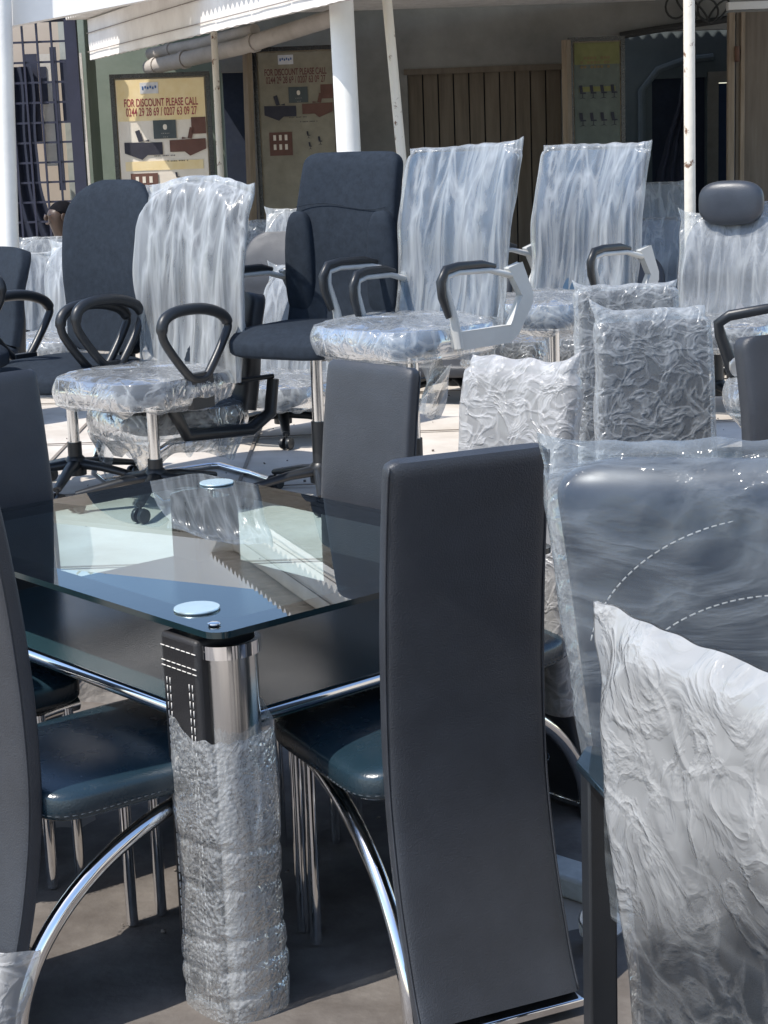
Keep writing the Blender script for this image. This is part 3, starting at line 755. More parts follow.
# ------------------------------------------------------------------ far chairs, mostly wrapped
FG = 'wrapped office chairs at the back of the yard'
far = [  # px, top py, Y, rz, width factor, kind, film, label
 (655, 226, 10.2, -10, 'low', M_filmV, 'wrapped chair back just left of the foot of the rusty pole'),
 (768, 210, 9.4, -20, 'low', M_filmV, 'wrapped chair cut by the right edge, right of the headrest chair'),
 (707, 236, 9.7, -30, 'low', M_filmV, 'rumpled wrapped chair back directly behind the chair with the bare headrest'),
 (742, 222, 11.2, 12, 'low', M_filmC, 'far wrapped chair back between the headrest and the brown door leaf'),
 (276, 226, 11.6, 10, 'low', M_filmC, 'far wrapped chair top just left of the white wrapped back'),
 (20, 262, 10.4, 15, 'low', M_filmVN, 'wrapped chair back partly behind the white column at the left edge'),
 (664, 188, 12.0, 5, 'low', M_filmV, 'most distant wrapped chair back, between the glaring mesh chair and peeling pole'),
 (293, 216, 10.6, -12, 'low', M_filmVN, 'white wrapped chair back seen between the milky wrapped chair and the uncovered executive chair'),
 (56, 252, 9.6, -25, 'low', M_filmVN, 'white plastic wrapped chair with tied folds to the left of the dark uncovered chair'),
 (44, 244, 11.6, 0, 'low', M_filmV, 'small round wrapped chair top in front of the seated person at the left'),
]
for px, py, Y, rz, kind, fm, lab in far:
    p = aty(px, py, Y); topz = p.z; zs = topz-.47-PZ
    c = office_chair(lab, (p.x, Y, PZ), rz, kind, None, zs=zs, mback=M_grey, mseat=M_fabric, film=True, fm=fm, sd=px*.13, ears=(.02, .02), group=FG, aw=.02, amp=.02)
# small uncovered black back between
p = aty(262, 238, 9.3)
office_chair('small black chair back with thin arm, just right of the milky wrapped chair', (p.x, 9.3, PZ), -20, 'low', 'grey', zs=p.z-.47-PZ, mback=M_leather, group=OG)
p = aty(2, 252, 8.6)
office_chair('dark chair cut off by the left edge, in front of the white column', (p.x-.24, 8.6, PZ), -55, 'low', None, zs=p.z-.47-PZ, mback=M_fabric, group=OG)
p = aty(-50, 352, 6.5)
office_chair('black loop-arm chair cut by the left edge, left of the dark high-back chair', (p.x-.12, 6.55, PZ), 62, 'low', 'loop', zs=p.z-PZ+.0, mback=M_fabric, group=OG)
p = aty(290, 282, 7.9)
cX = office_chair('chair with a low rounded film covered back between milky wrapped and executive chairs', (p.x-.06, 7.9, PZ), -30, 'low', None, zs=p.z-.47-PZ+.02, mback=M_grey, mseat=M_fabric, film=True, fm=M_filmV, sd=55, group=FG)
for px, py, Y, lab in [(452, 262, 8.9, 'low black chair hidden behind the nearer mesh chair, only its base showing'),
                       (610, 262, 9.3, 'low black chair behind the farther mesh chair, right of its gas lift'),
                       (385, 268, 9.6, 'low black chair behind the executive chair, mostly hidden')]:
    p = aty(px, py, Y)
    office_chair(lab, (p.x, Y, PZ), -25, 'low', None, zs=p.z-.47-PZ, mback=M_leather, group=OG, film=False)
random.seed(11)
m = MB()
for i in range(300):
    if i < 130: x, y, z = random.uniform(-1.6, 1.4), random.uniform(2.2, 4.8), .004
    else: x, y, z = random.uniform(-2.6, 2.6), random.uniform(5.1, 9), PZ+.004
    q = random.choice((.002, .003, .003, .005)); a = random.uniform(0, 3)
    rt = Matrix.Rotation(a, 3, 'Z') @ Matrix.Rotation(a*2, 3, 'X')
    m.box((x, y, z+q*.3), (q*2, q*1.4, q), rt)
tag(m.build('grit', mat('grit_stone', (.12, .10, .09), .9, col2=(.24, .21, .18)), sharp=0), kind='stuff')
# wrapped bundles low behind the mesh chairs
for i, (px, py, Y, w_, h_, lab) in enumerate([(505, 348, 7.9, .34, .20, 'crumpled plastic wrapped seat lying low behind the two mesh chairs'), (575, 345, 8.6, .5, .22, 'wrapped seat cushion on the ground right of the far mesh chair pillar')]):
    p = aty(px, py, Y)
    t = thing('wrapped_cushion', lab, 'cushion', (p.x, Y, p.z), -20*i)
    m = MB(); m.cushion((0, 0, 0), (w_, .35, h_*.6), .6, .5, 36); m.build('cushion', M_fabric, t, sharp=0)
    m = MB(); seatfilm(m, (0, 0, 0), (w_+.04, .38, h_*.7), sd=60+i, skirt=.04, amp=.03); m.build('plastic_cover', M_filmC, t, sharp=0)

# ------------------------------------------------------------------ building and background
M_wall = mat('weathered_plaster', (.16, .155, .145), .9, scale=1.1, bump=.3, bscale=12, col2=(.34, .325, .30), detail=12)
M_green = mat('faded_green_plaster', (.17, .215, .175), .85, scale=1.5, bump=.25, bscale=14, col2=(.25, .29, .245), detail=12)
M_pale = mat('patched_cement', (.33, .35, .32), .9, scale=4, bump=.4, bscale=20, col2=(.42, .43, .40), detail=10)
M_white = mat('white_paint', (.78, .77, .74), .5, var=.06, scale=5, bump=.1, bscale=30)
M_rust = mat('peeling_white_pole', (.72, .67, .58), .7, scale=14, col2=(.16, .08, .045), thr=(.60, .66), bump=.3, bscale=30)
M_shut = mat('brown_boards', (.12, .095, .07), .8, scale=3, stretch=(6, 1, .5), col2=(.19, .155, .12))
M_dark = mat('dark_interior', (.012, .018, .035), .9)  # near-black colour stands in for the unlit room behind the openings
M_blued = mat('navy_door_paint', (.012, .022, .05), .6)
M_wood = mat('old_timber', (.20, .15, .10), .85, scale=4, stretch=(8, 8, .6), col2=(.34, .27, .2), bump=.3, bscale=20)
M_fasc = mat('fascia_white_board', (.62, .58, .54), .7, scale=2.5, col2=(.82, .79, .75), detail=10)
WY = 16.2
def rectobj(name, m, x0, x1, z0, z1, y, th, parent=None, bevel=0):
    mb = MB(); mb.box(((x0+x1)/2, y+th/2, (z0+z1)/2), (x1-x0, th, z1-z0)); return mb.build(name, m, parent, bevel=bevel)
def X(px, Y, py=100): return aty(px, py, Y).x
def Z(py, Y, px=384): return aty(px, py, Y).z
# shop building with wall openings
B = thing('shop_building', 'weathered single-storey shop building with dark doorways behind the chairs', 'building', (0, WY, PZ))
def wallseg(x0, x1, z0, z1, m=M_wall, y=0, th=.18, nm='wall'):
    mb = MB(); mb.box(((x0+x1)/2, y+th/2, (z0+z1)/2-PZ), (x1-x0, th, z1-z0)); return mb.build(nm, m, B)
xa, xb = X(222, WY), X(252, WY); za = Z(72, WY, 235)
xs0, xs1, zs1 = X(408, WY), X(562, WY), Z(69, WY, 480)
xr0, xr1, zr1 = X(622, WY), X(738, WY), Z(30, WY, 690)
xL = X(66, WY); xR = 7.0; HT = 3.4
wallseg(xL, xa, PZ, HT, M_green); wallseg(xa, xb, za, HT); wallseg(xb, xs0, PZ, HT)
wallseg(xs0, xs1, zs1, HT); wallseg(xs1, xr0, PZ, HT); wallseg(xr0, xr1, zr1, HT); wallseg(xr1, xR, PZ, HT)
# interior behind doorway one, recess
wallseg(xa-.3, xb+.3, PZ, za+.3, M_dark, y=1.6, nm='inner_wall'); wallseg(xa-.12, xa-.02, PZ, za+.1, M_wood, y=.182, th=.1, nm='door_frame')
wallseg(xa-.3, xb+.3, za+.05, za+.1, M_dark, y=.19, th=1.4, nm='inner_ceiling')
# shutter
mb = MB(); nb = 10
for i in range(nb):
    a = xs0+(xs1-xs0)*i/nb; b2 = xs0+(xs1-xs0)*(i+1)/nb
    mb.box(((a+b2)/2, .08, (PZ+zs1)/2-PZ), (b2-a-.012, .03+.012*(i % 2), zs1-PZ))
mb.build('boarded_shutter', M_shut, B)
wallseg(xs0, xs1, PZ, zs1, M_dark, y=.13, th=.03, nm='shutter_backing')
wallseg(xs0-.03, xs1+.03, zs1-.03, zs1+.02, M_shut, y=-.02, th=.05, nm='shutter_lintel')
# recess porch: back wall at +.9 with arch head and two doors
RY = .9
d0, d1, dz = X(652, WY+RY), X(706, WY+RY), Z(78, WY+RY, 680)
e0, e1, ez = X(718, WY+RY), X(745, WY+RY), Z(82, WY+RY, 730)
M_blueg = mat('blue_grey_plaster', (.10, .125, .135), .85, scale=2, col2=(.15, .175, .18), bump=.2, bscale=10)
wallseg(xr0-.1, d0, PZ, HT, M_blueg, y=RY); wallseg(d0, d1, dz, HT, M_blueg, y=RY); wallseg(d1, e0, PZ, HT, M_blueg, y=RY); wallseg(e0, e1+.5, ez, HT, M_blueg, y=RY); wallseg(e1, xR, PZ, HT, M_blueg, y=RY)
wallseg(d0, d1, PZ, dz, M_blued, y=RY+.08, th=.04, nm='door'); wallseg(e0, e1, PZ, ez, M_blued, y=RY+.5, th=.04, nm='door')
# light surround mouldings
mo = MB()
mo.tube([(d0-.1, RY-.02, 0), (d0-.1, RY-.02, dz-PZ-.1), (d0+.05, RY-.02, dz-PZ+.08), (d0+.3, RY-.02, dz-PZ+.16), (e0-.05, RY-.02, dz-PZ+.18)], .035, 8); mo.build('arch_moulding', M_blueg, B)
wallseg(e0-.1, e0, PZ, ez+.1, mat('pale_door_frame', (.28, .26, .22), .7), y=RY-.03, th=.06, nm='door_frame'); wallseg(e0-.1, e1+.1, ez, ez+.1, MATS['pale_door_frame'], y=RY-.04, th=.06, nm='door_frame')
# roof (shades the wall)
rf = MB()
def g(u, v):
    x = -2.4+10*u; y = -2.9+3.4*v; return Vector((x, y, 3.15-PZ+.30*v+.025*math.sin(x*2*PI/.11)))
rf.grid(g, 700, 2); rf.grid(lambda u, v: g(u, v)+Vector((0, 0, .01)), 700, 2); rf.build('corrugated_roof', mat('rusty_roof_sheet', (.25, .21, .18), .7, col2=(.45, .42, .39)), B)
# ledge with cables
lb = MB(); lb.tube([(X(620, WY), -.03, Z(36, WY, 620)-PZ), (X(655, WY), -.05, Z(30, WY, 655)-PZ), (X(735, WY), -.04, Z(18, WY, 735)-PZ)], .03, 8); lb.build('cable_run', mat('dusty_cable', (.05, .048, .045), .8), B)
cb = MB()
for i in range(5):
    cx = X(676+i*11, WY-.2); cz = Z(8+i*1.5, WY, 676)
    cb.tube([(cx+.09*math.cos(a*PI/8+i), -.2+.02*i, cz-PZ+.10*math.sin(a*PI/8)) for a in range(16)], .010, 6, closed=True)
cb.build('coiled_cable', MATS['dusty_cable'], B)

# left green return + pilaster
t = thing('corner_pillar', 'patched grey-green corner pillar between the barred window and the green wall', 'pillar', (0, 15.4, PZ))
x0, x1 = X(66, 15.4), X(92, 15.4)
m = MB(); m.box(((x0+x1)/2-.0, .1, 1.5), (x1-x0, .5, 3.0)); m.build('pillar', M_green, t, bevel=.01)
m = MB()
def g(u, v):
    z = 2.99*v; w_ = (x1-x0)*(.30+.22*nz(z*1.7, 3, 1)+.12*nz(z*6, 3, 1))
    return Vector((x0+.004+w_*u, -.154, z))
m.grid(g, 6, 60); m.build('cement_patch', M_pale, t)

# barred window on the left
GY = 14.4
gx0, gx1 = X(-16, GY), X(70, GY); gz0, gz1 = PZ+.1, Z(22, GY, 20)
t = thing('barred_window', 'tall window with a dark blue steel grille at the left', 'window', (0, GY, 0))
m = MB()
nc = int((gx1-gx0)/.11)
for i in range(nc+1): x = gx0+(gx1-gx0)*i/nc; m.box((x, 0, (gz0+gz1)/2), (.016, .016, gz1-gz0))
nr_ = int((gz1-gz0)/.148)
for j in range(nr_+1): z = gz0+(gz1-gz0)*j/nr_; m.box(((gx0+gx1)/2, .017, z), (gx1-gx0, .014, .016))
M_gr = mat('dark_blue_steel', (.018, .02, .042), .5)
m.build('grille', M_gr, t)
m = MB(); m.box((gx1+.045, 0, (gz0+gz1)/2), (.09, .08, gz1-gz0+.1)); m.box(((gx0+gx1)/2, .0, gz1+.05), (gx1-gx0+.2, .08, .08)); m.build('frame', M_gr, t)
m = MB(); m.box(((gx0+gx1)/2-.25, .9, 1.6), (gx1-gx0+.5, .05, 3.4)); m.build('inner_wall', mat('warm_inner_wall', (.42, .35, .28), .8, scale=1, col2=(.55, .47, .40)), t)
m = MB()
def g(u, v):
    x = gx0-.1+(.42+.30*smooth(.55, 0, v)+.05*nz(v*5, 2, 2))*u; return Vector((x, .45+.03*math.sin(u*30), PZ+1.95*v))
m.grid(g, 60, 40); m.build('curtain', mat('dark_navy', (.01, .014, .03), .9), t)
m = MB()
for k, (dx, zz0, zz1, ww) in enumerate([(.30, 1.6, 2.3, .10), (.48, 1.2, 2.35, .05), (.56, 1.75, 2.25, .07), (.38, 1.9, 2.2, .05)]):
    m.box((gx0+dx, .5+.03*k, (zz0+zz1)/2), (ww, .02, zz1-zz0))
m.build('hanging_items', mat('dark_cloth', (.03, .035, .06), .8), t)
m = MB(); m.box((gx0+.40, .6, 1.85), (.12, .02, .9)); m.box((gx0+.66, .62, 1.5), (.08, .02, 1.6)); m.build('pale_hangings', mat('pale_cloth', (.6, .56, .5), .8), t)

# posters
M_yel = mat('faded_yellow_print', (.76, .58, .28), .7, scale=5, col2=(.84, .70, .44))
M_cream = mat('cream_print', (.68, .60, .50), .7, scale=3, col2=(.82, .76, .67))
M_red = mat('dark_red_ink', (.30, .04, .06), .7)
M_ink = mat('black_ink', (.03, .03, .045), .7)
M_brown = mat('brown_ink', (.13, .06, .045), .7)
def text_mesh(name, s, size, m, parent, loc, sx=1.0, off=.0):
    cu = bpy.data.curves.new(name, 'FONT'); cu.body = s; cu.size = size; cu.align_x = 'CENTER'; cu.align_y = 'CENTER'; cu.offset = off; cu.extrude = .0008
    to = bpy.data.objects.new(name+'_tmp', cu); COL.objects.link(to)
    dg = bpy.context.evaluated_depsgraph_get(); dg.update()
    me = bpy.data.meshes.new_from_object(to.evaluated_get(dg)); bpy.data.objects.remove(to)
    me.materials.clear(); me.materials.append(m)
    for v in me.vertices: v.co = Vector((v.co.x*sx, -v.co.z, v.co.y))
    o = bpy.data.objects.new(name, me); COL.objects.link(o); o.parent = parent; o.location = loc
    return o
def desk(mb, cx, cz, s, flip=1):
    P = lambda pts: mb.add([(cx+x*s*flip, -.014, cz+z*s) for x, z in pts], [tuple(range(len(pts)))])
    P([(-.5, .12), (.5, .10), (.5, -.22), (.1, -.22), (-.05, -.34), (-.5, -.16)])
    P([(-.12, .12), (-.2, .40), (-.08, .44), (.0, .14)]); P([(.0, .14), (.15, .18), (.16, .12)])
def ochair(mb, cx, cz, s):
    P = lambda pts: mb.add([(cx+x*s, -.014, cz+z*s) for x, z in pts], [tuple(range(len(pts)))])
    P([(-.18, .5), (.05, .5), (.1, .05), (-.12, .05)]); P([(-.1, .05), (.3, .02), (.3, -.07), (-.1, -.07)]); P([(.05, -.07), (.1, -.07), (.1, -.35), (.05, -.35)]); P([(-.2, -.42), (.08, -.3), (.32, -.42), (.08, -.36)])
def poster(label, px0, px1, py0, Y, scale_h, rz, texts=True, ymat=M_yel, cmat=M_cream, kind='desks', hang=0, framem=M_black, red=M_red):
    a = aty(px0, py0, Y); b_ = aty(px1, py0, Y); W = b_.x-a.x; H_ = a.z-PZ-.02-hang
    t = thing('advert_board', label, 'sign', ((a.x+b_.x)/2, Y, a.z), rz)
    yf = -.003
    def R_(nm, m, x0, x1, z0, z1, y=yf, th=.004, par=t):
        mb = MB(); mb.box(((x0+x1)/2, y, (z0+z1)/2), (x1-x0, th, z1-z0)); return mb.build(nm, m, par)
    R_('board', mat('board_back', (.3, .25, .18), .8), -W/2, W/2, -H_, 0, y=.012, th=.02)
    fr = MB(); f = .035
    for (x0, x1, z0, z1) in ((-W/2-f, W/2+f, 0, f), (-W/2-f, -W/2, -H_, 0), (W/2, W/2+f, -H_, 0)): fr.box(((x0+x1)/2, .01, (z0+z1)/2), (x1-x0, .045, z1-z0))
    fr.build('frame', framem, t)
    sh_ = R_('printed_sheet', cmat, -W/2+.01, W/2-.01, -H_+.01, -.01)
    yf = -.007
    R_('yellow_header', ymat, -W/2+.012, W/2-.012, -.46*W, -.012, y=-.0075, par=sh_)
    R_('yellow_band', ymat, -W/2+.05, W/2-.05, -1.0*W, -.90*W, y=-.0075, par=sh_)
    if kind == 'desks':
        text_mesh('lettering', 'FOR DISCOUNT PLEASE CALL', .118*W, red, sh_, (0, -.0105, -.27*W), .52, .0012)
        text_mesh('lettering', '0244 29 28 69 / 0207 63 09 27', .125*W, red, sh_, (0, -.0105, -.37*W), .50, .0008)
        R_('logo_patch', mat('pale_logo', (.6, .6, .62), .7), -.22*W, -.02*W, -.17*W, -.05*W, y=-.0105, par=sh_)
        lg = MB()
        for i in range(6): lg.box((-.19*W+i*.028*W, -.0135, -.11*W+(.01*W if i % 2 else 0)), (.018*W, .002, .028*W+.01*W*(i == 0)))
        lg.build('logo_mark', mat('logo_blue', (.05, .12, .3), .7), sh_)
        mb = MB(); desk(mb, -.22*W, -.74*W, .42*W); mb.build('printed_desk', M_ink, sh_)
        mb = MB(); desk(mb, .27*W, -.72*W, .40*W, -1); mb.build('printed_desk', M_brown, sh_)
        R_('dark_panel', mat('slate_print', (.06, .075, .08), .6), -.10*W, .15*W, -.66*W, -.46*W, y=-.0125, par=sh_)
        text_mesh('caption', '- - - - -\n- - -', .04*W, M_cream, sh_, (.03*W, -.0155, -.62*W), .8, .0)
        gm = MB(); gm.cushion((.03*W, -.015, -.535*W), (.045*W, .002, .06*W), .8, 1, 16); gm.build('leaf_mark', M_cream, sh_, sharp=0)
        mb = MB(); mb.box((.40*W, -.0125, -.53*W), (.16*W, .003, .18*W)); mb.build('printed_shelf', M_brown, sh_)
        mb = MB()
        mb.box((-.23*W, -.0115, -1.18*W), (.30*W, .003, .30*W)); mb.build('printed_cabinet', M_brown, sh_)
        mb = MB()
        for i in range(3):
            for j in range(2): mb.box((-.31*W+i*.075*W, -.0145, -1.10*W-j*.12*W), (.035*W, .003, .07*W))
        mb.build('cabinet_panes', M_cream, sh_)
        mb = MB(); ochair(mb, .13*W, -1.08*W, .10*W); ochair(mb, .15*W, -1.22*W, .10*W); ochair(mb, .28*W, -1.16*W, .12*W); mb.build('printed_chairs', M_ink, sh_)
        mb = MB()
        for i in range(26):
            if i % 5 != 4: mb.box((.0*W+.018*W*(i % 13)-.1*W+.14*W*(i > 12), -.0115, -.50*W-.06*W*(i > 12)-.345*W), (.008*W, .003, .012*W))
        mb.build('small_print', M_ink, sh_)
    else:
        mb = MB()
        for j in range(2):
            for i in range(4): ochair(mb, (-.33+.22*i)*W, (-1.02-.55*j)*W, .30*W)
        mb.build('printed_chairs', M_ink, sh_)
        mb = MB()
        for j in range(3):
            for i in range(9): 
                if (i*7+j*3) % 5: mb.box(((-.32+.07*i)*W, -.0115, (-.33-.09*j)*W), (.05*W, .003, .05*W))
        mb.build('faded_lettering', M_ink if 0 else mat('faded_ink', (.22, .16, .08), .8), sh_)
    return t
poster('sunlit yellow advertising board with red discount lettering against the green wall', 114, 205, 79, 14.6, 1, 2)
dY = mat('shaded_yellow_print', (.30, .24, .10), .8); dC = mat('shaded_cream_print', (.26, .235, .18), .8)  # print colours, and the red ink below, darkened to paint in the shade
poster('shaded advertising board with darkened discount lettering, left of the thick white column', 256, 333, 52, 15.3, 1, -4, ymat=dC, cmat=dC, red=mat('shaded_red_ink', (.13, .05, .05), .8))
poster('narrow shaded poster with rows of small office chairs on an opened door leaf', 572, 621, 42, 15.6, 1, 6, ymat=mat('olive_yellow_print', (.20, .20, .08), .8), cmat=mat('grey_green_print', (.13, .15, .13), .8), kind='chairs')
# door leaf edges (timber)
def post(label, pxa, pya, pxb, pyb, Y, r, m, name='pole', cat='pole', seg=16, zb=PZ, ztop=None, square=False):
    a = aty(pxa, pya, Y); b_ = aty(pxb, pyb, Y)
    d = (a-b_); bot = b_+d*((zb-b_.z)/d.z); top = b_+d*(((ztop or a.z+.5)-b_.z)/d.z)
    mb = MB(); n_ = 24
    pts = [bot.lerp(top, i/n_)-bot for i in range(n_+1)]
    if square:
        ax = Matrix.Rotation(0, 3, 'Z'); mb.tube(pts, r, 4, up=(0, 1, 0))
    else: mb.tube(pts, r, seg)
    o = mb.build(name, m, sharp=30); o.location = bot
    return tag(o, label, cat)
post('thick white painted column rising behind the uncovered executive chair', 341, 0, 349, 155, 9.6, .064, M_white, 'column', 'column', 32)
post('white column at the left edge of the photo', 1, 0, 9, 250, 11.0, .062, M_white, 'column', 'column', 32)
post('thin rusty pole leaning beside the thick white column', 387, 0, 401, 152, 9.7, .026, M_rust)
post('pale pole with peeling paint and rust near its foot, right side', 689, 0, 690, 215, 8.9, .028, M_rust)
post('thin pale pole between the sunlit board and the dark doorway', 214, 35, 221, 178, 14.1, .026, M_rust)
post('worn timber door edge left of the shaded advertising board', 247, 50, 252, 205, 15.2, .04, M_wood, 'door_post', 'door post', square=True, ztop=Z(50, 15.2, 250))
post('worn timber door edge left of the narrow chair poster', 566, 42, 568, 150, 15.5, .04, M_wood, 'door_post', 'door post', square=True, ztop=Z(40, 15.5, 566))
# right brown door leaf
t = thing('door_leaf', 'brown timber door leaf standing open at the top right', 'door', (X(733, 14.8), 14.8, PZ), 0)
zt = Z(12, 14.8, 750)-PZ
m = MB(); m.box((.45, 0, zt/2), (.86, .04, zt)); m.build('panel', M_shut, t)
m = MB(); m.box((-.02, 0, zt/2), (.05, .08, zt)); m.box((.07, -.01, zt/2), (.035, .07, zt)); m.build('edge_frame', M_wood, t, bevel=.004)
m = MB(); m.box((.45, 0, zt+.05), (1, .1, .06)); m.build('lintel', M_white, t)
m = MB(); m.tube([(.02, -.05, 1.9), (.02, -.06, 1.78)], .02, 10); m.build('hinge', mat('rusty_iron', (.12, .06, .04), .8), t)
# dark shape of unclear nature in the porch, stepped outline
m = MB()
xq0, xq1 = X(652, 15.9), X(694, 15.9)
def g(u, v):
    z = PZ+(2.0-PZ)*v; w_ = (1-smooth(.35, 1, v)*.72); x = xq1-(xq1-xq0)*w_*(1-u)+.02*nz(v*8, 1, 1)
    return Vector((x, .02*math.sin(u*25+v*2), z-0))
m.grid(g, 40, 40); o = m.build('dark_porch_shape', MATS['dark_navy'], sharp=0); o.location = (0, 15.9, 0)
tag(o, 'dark navy shape standing in the shaded porch just behind the peeling pole', 'cloth')

# pipes under the awning
def pipe(label, pts, r):
    P = [aty(*p) for p in pts]; o0 = P[0].copy(); mb = MB(); fine = []
    for a, b_ in zip(P, P[1:]):
        for i in range(8): fine.append(a.lerp(b_, i/8)-o0)
    fine.append(P[-1]-o0); mb.tube(fine, r, 16)
    for k in range(3, len(fine)-1, 7):
        d = (fine[k+1]-fine[k]).normalized(); mb.tube([fine[k], fine[k]+d*.05], r*1.18, 16)
    o = mb.build('drain_pipe', mat('dusty_pvc', (.36, .32, .28), .7, scale=5, col2=(.5, .46, .42)), sharp=40); o.location = o0
    tag(o, label, 'pipe', 'drain pipes under the awning')
pipe('thicker lower grey drain pipe sloping up under the awning', [(149, 68, 15.6), (165, 64, 15.4), (240, 47, 14.6), (345, 14, 13.6)], .065)
pipe('thinner upper drain pipe sloping up under the awning', [(150, 54, 15.7), (200, 44, 15.2), (255, 30, 14.6)], .05)

# sloping shop fascia and its corrugated roof sheet (runs from the far left corner towards the viewer's right)
A0 = aty(90, 60, 14.2); zb = A0.z; A1d = Vector((.353, -.935, 0)); L = 6.1
t = thing('shop_fascia', 'sunlit white shop fascia board with a corrugated roof edge, top left', 'fascia', (A0.x, A0.y, 0))
nrm = Vector((-.935, -.353, 0))
hf = .30
def ff(s, z, o): return A1d*s+nrm*o+Vector((0, 0, zb+z))
m = MB()
def g(u, v): return ff(L*u, hf*v+.006*nz(u*60, v*2, 1)*(v < .01), .004*nz(u*20, v*3, 2))
m.grid(g, 200, 6); m.grid(lambda u, v: g(u, v)-nrm*.03, 200, 6); m.build('fascia_board', M_fasc, t, sharp=0)
m = MB()
for z in (.06, .20): 
    for i in range(10): m.box(ff(.35+i*.72, z, .012), (.70, .004, .006), Matrix.Rotation(math.atan2(A1d.y, A1d.x), 3, 'Z'))
m.build('board_joint', mat('dirt_line', (.25, .22, .2), .9), t)
m = MB()
def g(u, v):
    s = -.15+(L+.2)*u; return ff(s, hf+.03+.016*math.sin(s*2*PI/.09)+.10*v, .14-5.2*v)  # unseen rear depth stretched toward the wall to keep it shaded
m.grid(g, 900, 6); m.grid(lambda u, v: g(u, v)+Vector((0, 0, -.006)), 900, 6); m.build('roof_sheet', mat('bleached_roof_sheet', (.55, .52, .48), .6, col2=(.75, .72, .68)), t, sharp=0)
# near white beam / roof edge of the neighbouring awning top left
a = aty(-30, 34, 11.1); b_ = aty(100, 9, 11.1); a2 = aty(-30, -60, 11.1)
t = thing('white_awning', 'white awning edge across the top left corner carried by the white column', 'awning', a)
m = MB(); dv = (b_-a); 
p0 = -dv*.6; p1 = dv*3.4; up = Vector((0, 0, .30))
m.add([p0, p1, p1+up, p0+up, p0+Vector((0, .12, 0)), p1+Vector((0, .12, 0)), p1+up+Vector((0, .12, 0)), p0+up+Vector((0, .12, 0))], [(0, 1, 2, 3), (7, 6, 5, 4), (0, 4, 5, 1), (3, 2, 6, 7), (0, 3, 7, 4), (1, 5, 6, 2)])
m.build('awning_face', mat('bright_white_board', (.82, .80, .77), .5, var=.05, scale=2), t)
m = MB(); m.add([p0+Vector((0, .13, .29)), p1+Vector((0, .13, .29)), p1+Vector((0, 2.0, .33)), p0+Vector((0, 2.0, .33))], [(0, 1, 2, 3)]); m.build('roof_sheet', MATS['bleached_roof_sheet'], t)

# cream wall added out of view at right, bounces sun into the chrome
t = thing('bounce_wall', 'unseen cream wall added right of the yard to bounce sunlight', 'wall', (6.2, -3, 0))
m = MB(); m.box((0, 0, 1.5), (.2, 12, 3.0)); m.build('wall', mat('bounce_wall_cream', (.46, .42, .36), .85, scale=1, col2=(.54, .50, .44)), t)
m = MB(); m.box((0, 0, 3.04), (.3, 12.1, .08)); m.build('coping', mat('pale_cement', (.42, .43, .41), .85), t)
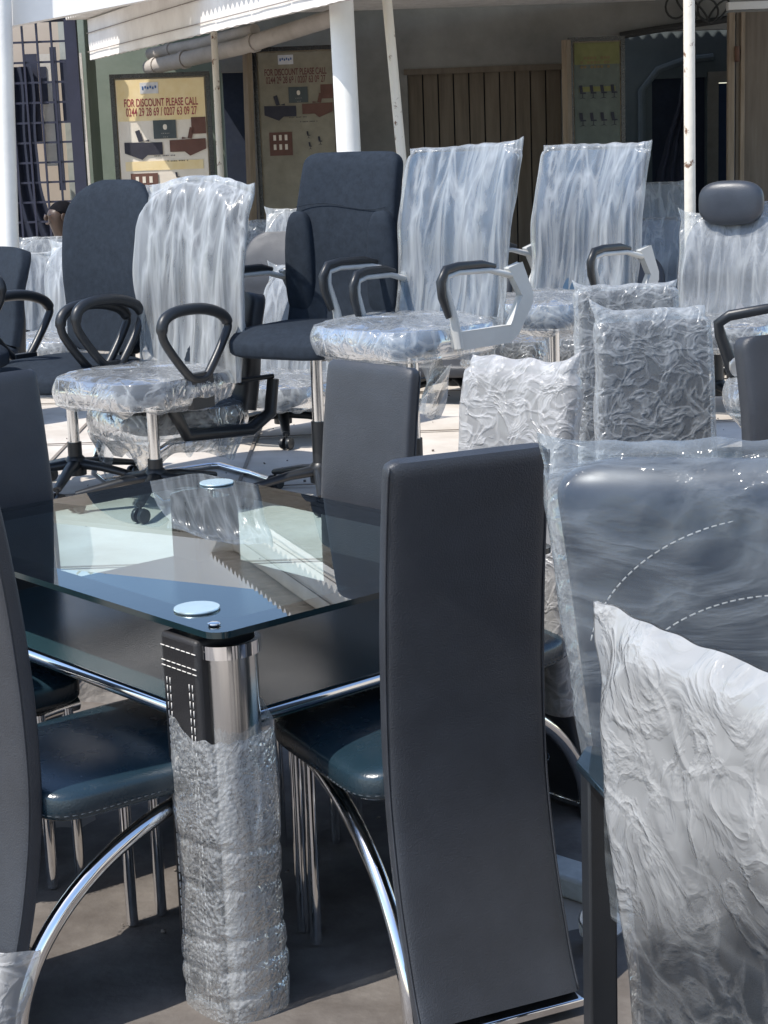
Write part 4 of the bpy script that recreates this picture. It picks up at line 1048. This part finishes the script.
# hillside / skyline buildings are hidden; a low far wall closes the yard behind
# seated person at the left
def person(label, loc, rz, skin, shirt):
    p = bpy.data.objects.new('person', None)
    me = bpy.data.meshes.new('person')
    j = {'pelvis': (0, 0, .45), 'belly': (0, -.01, .62), 'chest': (0, -.03, .82), 'neck': (0, -.04, .98), 'head0': (0, -.07, 1.04), 'head': (0, -.09, 1.13), 'top': (0, -.08, 1.20),
         'sl': (.17, -.03, .90), 'el': (.23, -.12, .66), 'wl': (.15, -.34, .60), 'hl': (.13, -.42, .59), 'sr': (-.17, -.03, .90), 'er': (-.23, -.12, .66), 'wr': (-.15, -.34, .60), 'hr': (-.13, -.42, .59),
         'kl': (.12, -.44, .48), 'al': (.12, -.42, .09), 'fl': (.13, -.55, .04), 'kr': (-.12, -.44, .48), 'ar': (-.12, -.42, .09), 'fr': (-.13, -.55, .04), 'ul': (.09, 0, .45), 'ur': (-.09, 0, .45)}
    rad = {'pelvis': .13, 'belly': .12, 'chest': .14, 'neck': .055, 'head0': .065, 'head': .088, 'top': .07, 'sl': .06, 'el': .042, 'wl': .03, 'hl': .035, 'sr': .06, 'er': .042, 'wr': .03, 'hr': .035, 'kl': .06, 'al': .04, 'fl': .035, 'kr': .06, 'ar': .04, 'fr': .035, 'ul': .09, 'ur': .09}
    ks = list(j); ed = [('pelvis', 'belly'), ('belly', 'chest'), ('chest', 'neck'), ('neck', 'head0'), ('head0', 'head'), ('head', 'top'), ('chest', 'sl'), ('sl', 'el'), ('el', 'wl'), ('wl', 'hl'), ('chest', 'sr'), ('sr', 'er'), ('er', 'wr'), ('wr', 'hr'), ('pelvis', 'ul'), ('ul', 'kl'), ('kl', 'al'), ('al', 'fl'), ('pelvis', 'ur'), ('ur', 'kr'), ('kr', 'ar'), ('ar', 'fr')]
    me.from_pydata([j[k] for k in ks], [(ks.index(a), ks.index(b)) for a, b in ed], [])
    o = bpy.data.objects.new('person', me); COL.objects.link(o)
    sk = o.modifiers.new('skin', 'SKIN'); sv = me.skin_vertices[0].data
    for i, k in enumerate(ks): sv[i].radius = (rad[k], rad[k]*(.75 if k in ('belly', 'chest', 'pelvis') else 1)); sv[i].use_root = (i == 0)
    ss = o.modifiers.new('sub', 'SUBSURF'); ss.levels = 2; ss.render_levels = 2
    sk.use_smooth_shade = True
    me.materials.append(skin); o.location = loc; o.rotation_euler = (0, 0, R(rz))
    tag(o, label, 'person')
    h = MB(); h.cushion((0, -.060, 1.160), (.190, .205, .16), 1, 1, 30, lambda q: Vector((q.x*1.0, q.y+.02, q.z+.25*q.y*-1 if q.z < 0 else q.z))); h.build('hair', mat('black_hair', (.006, .006, .008), .95, spec=.1), o, sharp=0)
    f = MB(); f.cushion((0, -.182, 1.125), (.03, .035, .045), 1, 1, 14)
    for s in (-1, 1): f.cushion((s*.088, -.085, 1.125), (.02, .045, .06), 1, 1, 14)
    f.cushion((0, -.172, 1.083), (.055, .02, .018), 1, 1, 14); f.build('face_features', skin, o, sharp=0)
    for s in (-1, 1): e = MB(); e.cushion((s*.034, -.168, 1.145), (.024, .014, .012), 1, 1, 12); e.build('eye', M_ink, o, sharp=0)
    c = MB(); c.cushion((0, -.02, .72), (.40, .30, .52), .6, .8, 32, lambda q: Vector((q.x*(1-.25*smooth(.1, .26, q.z)), q.y, q.z))); c.build('shirt', shirt, o, sharp=0)
    return o
pp = aty(67, 206, 13.2)
M_skin = mat('brown_skin', (.055, .032, .022), .45, var=.1)
person('seated person with short black hair and white top behind the dark high-back chair', (pp.x, 13.2, pp.z-1.20), -50, M_skin, mat('white_shirt', (.72, .72, .72), .8))

# ------------------------------------------------------------------ light
SUN_H = Vector((-.84, -.54)).normalized(); EL = 56
sd_ = Vector((SUN_H.x*math.cos(R(EL)), SUN_H.y*math.cos(R(EL)), math.sin(R(EL))))
su = bpy.data.lights.new('sun', 'SUN'); su.energy = 3.5; su.angle = R(.5); su.color = (1, .955, .89)
so_ = bpy.data.objects.new('sun', su); COL.objects.link(so_); so_.rotation_euler = sd_.to_track_quat('Z', 'Y').to_euler()
w = bpy.data.worlds.new('World'); scene.world = w; w.use_nodes = True; nt = w.node_tree; nt.nodes.clear()
ow = nt.nodes.new('ShaderNodeOutputWorld'); bg = nt.nodes.new('ShaderNodeBackground'); sky = nt.nodes.new('ShaderNodeTexSky')
sky.sky_type = 'NISHITA'; sky.sun_disc = False; sky.sun_elevation = R(EL); sky.sun_rotation = math.atan2(SUN_H.x, SUN_H.y)
sky.air_density = 1.0; sky.dust_density = .6; sky.ozone_density = 1.5
bg.inputs[1].default_value = .15; nt.links.new(sky.outputs[0], bg.inputs[0]); nt.links.new(bg.outputs[0], ow.inputs[0])
scene.view_settings.view_transform = 'Standard'; scene.view_settings.look = 'None'; scene.view_settings.gamma = 1; scene.view_settings.exposure = .68
scene.render.engine = 'CYCLES'
scene.cycles.transparent_max_bounces = 24; scene.cycles.max_bounces = 10
scene.cycles.caustics_reflective = False; scene.cycles.caustics_refractive = False
scene.cycles.sample_clamp_indirect = 4
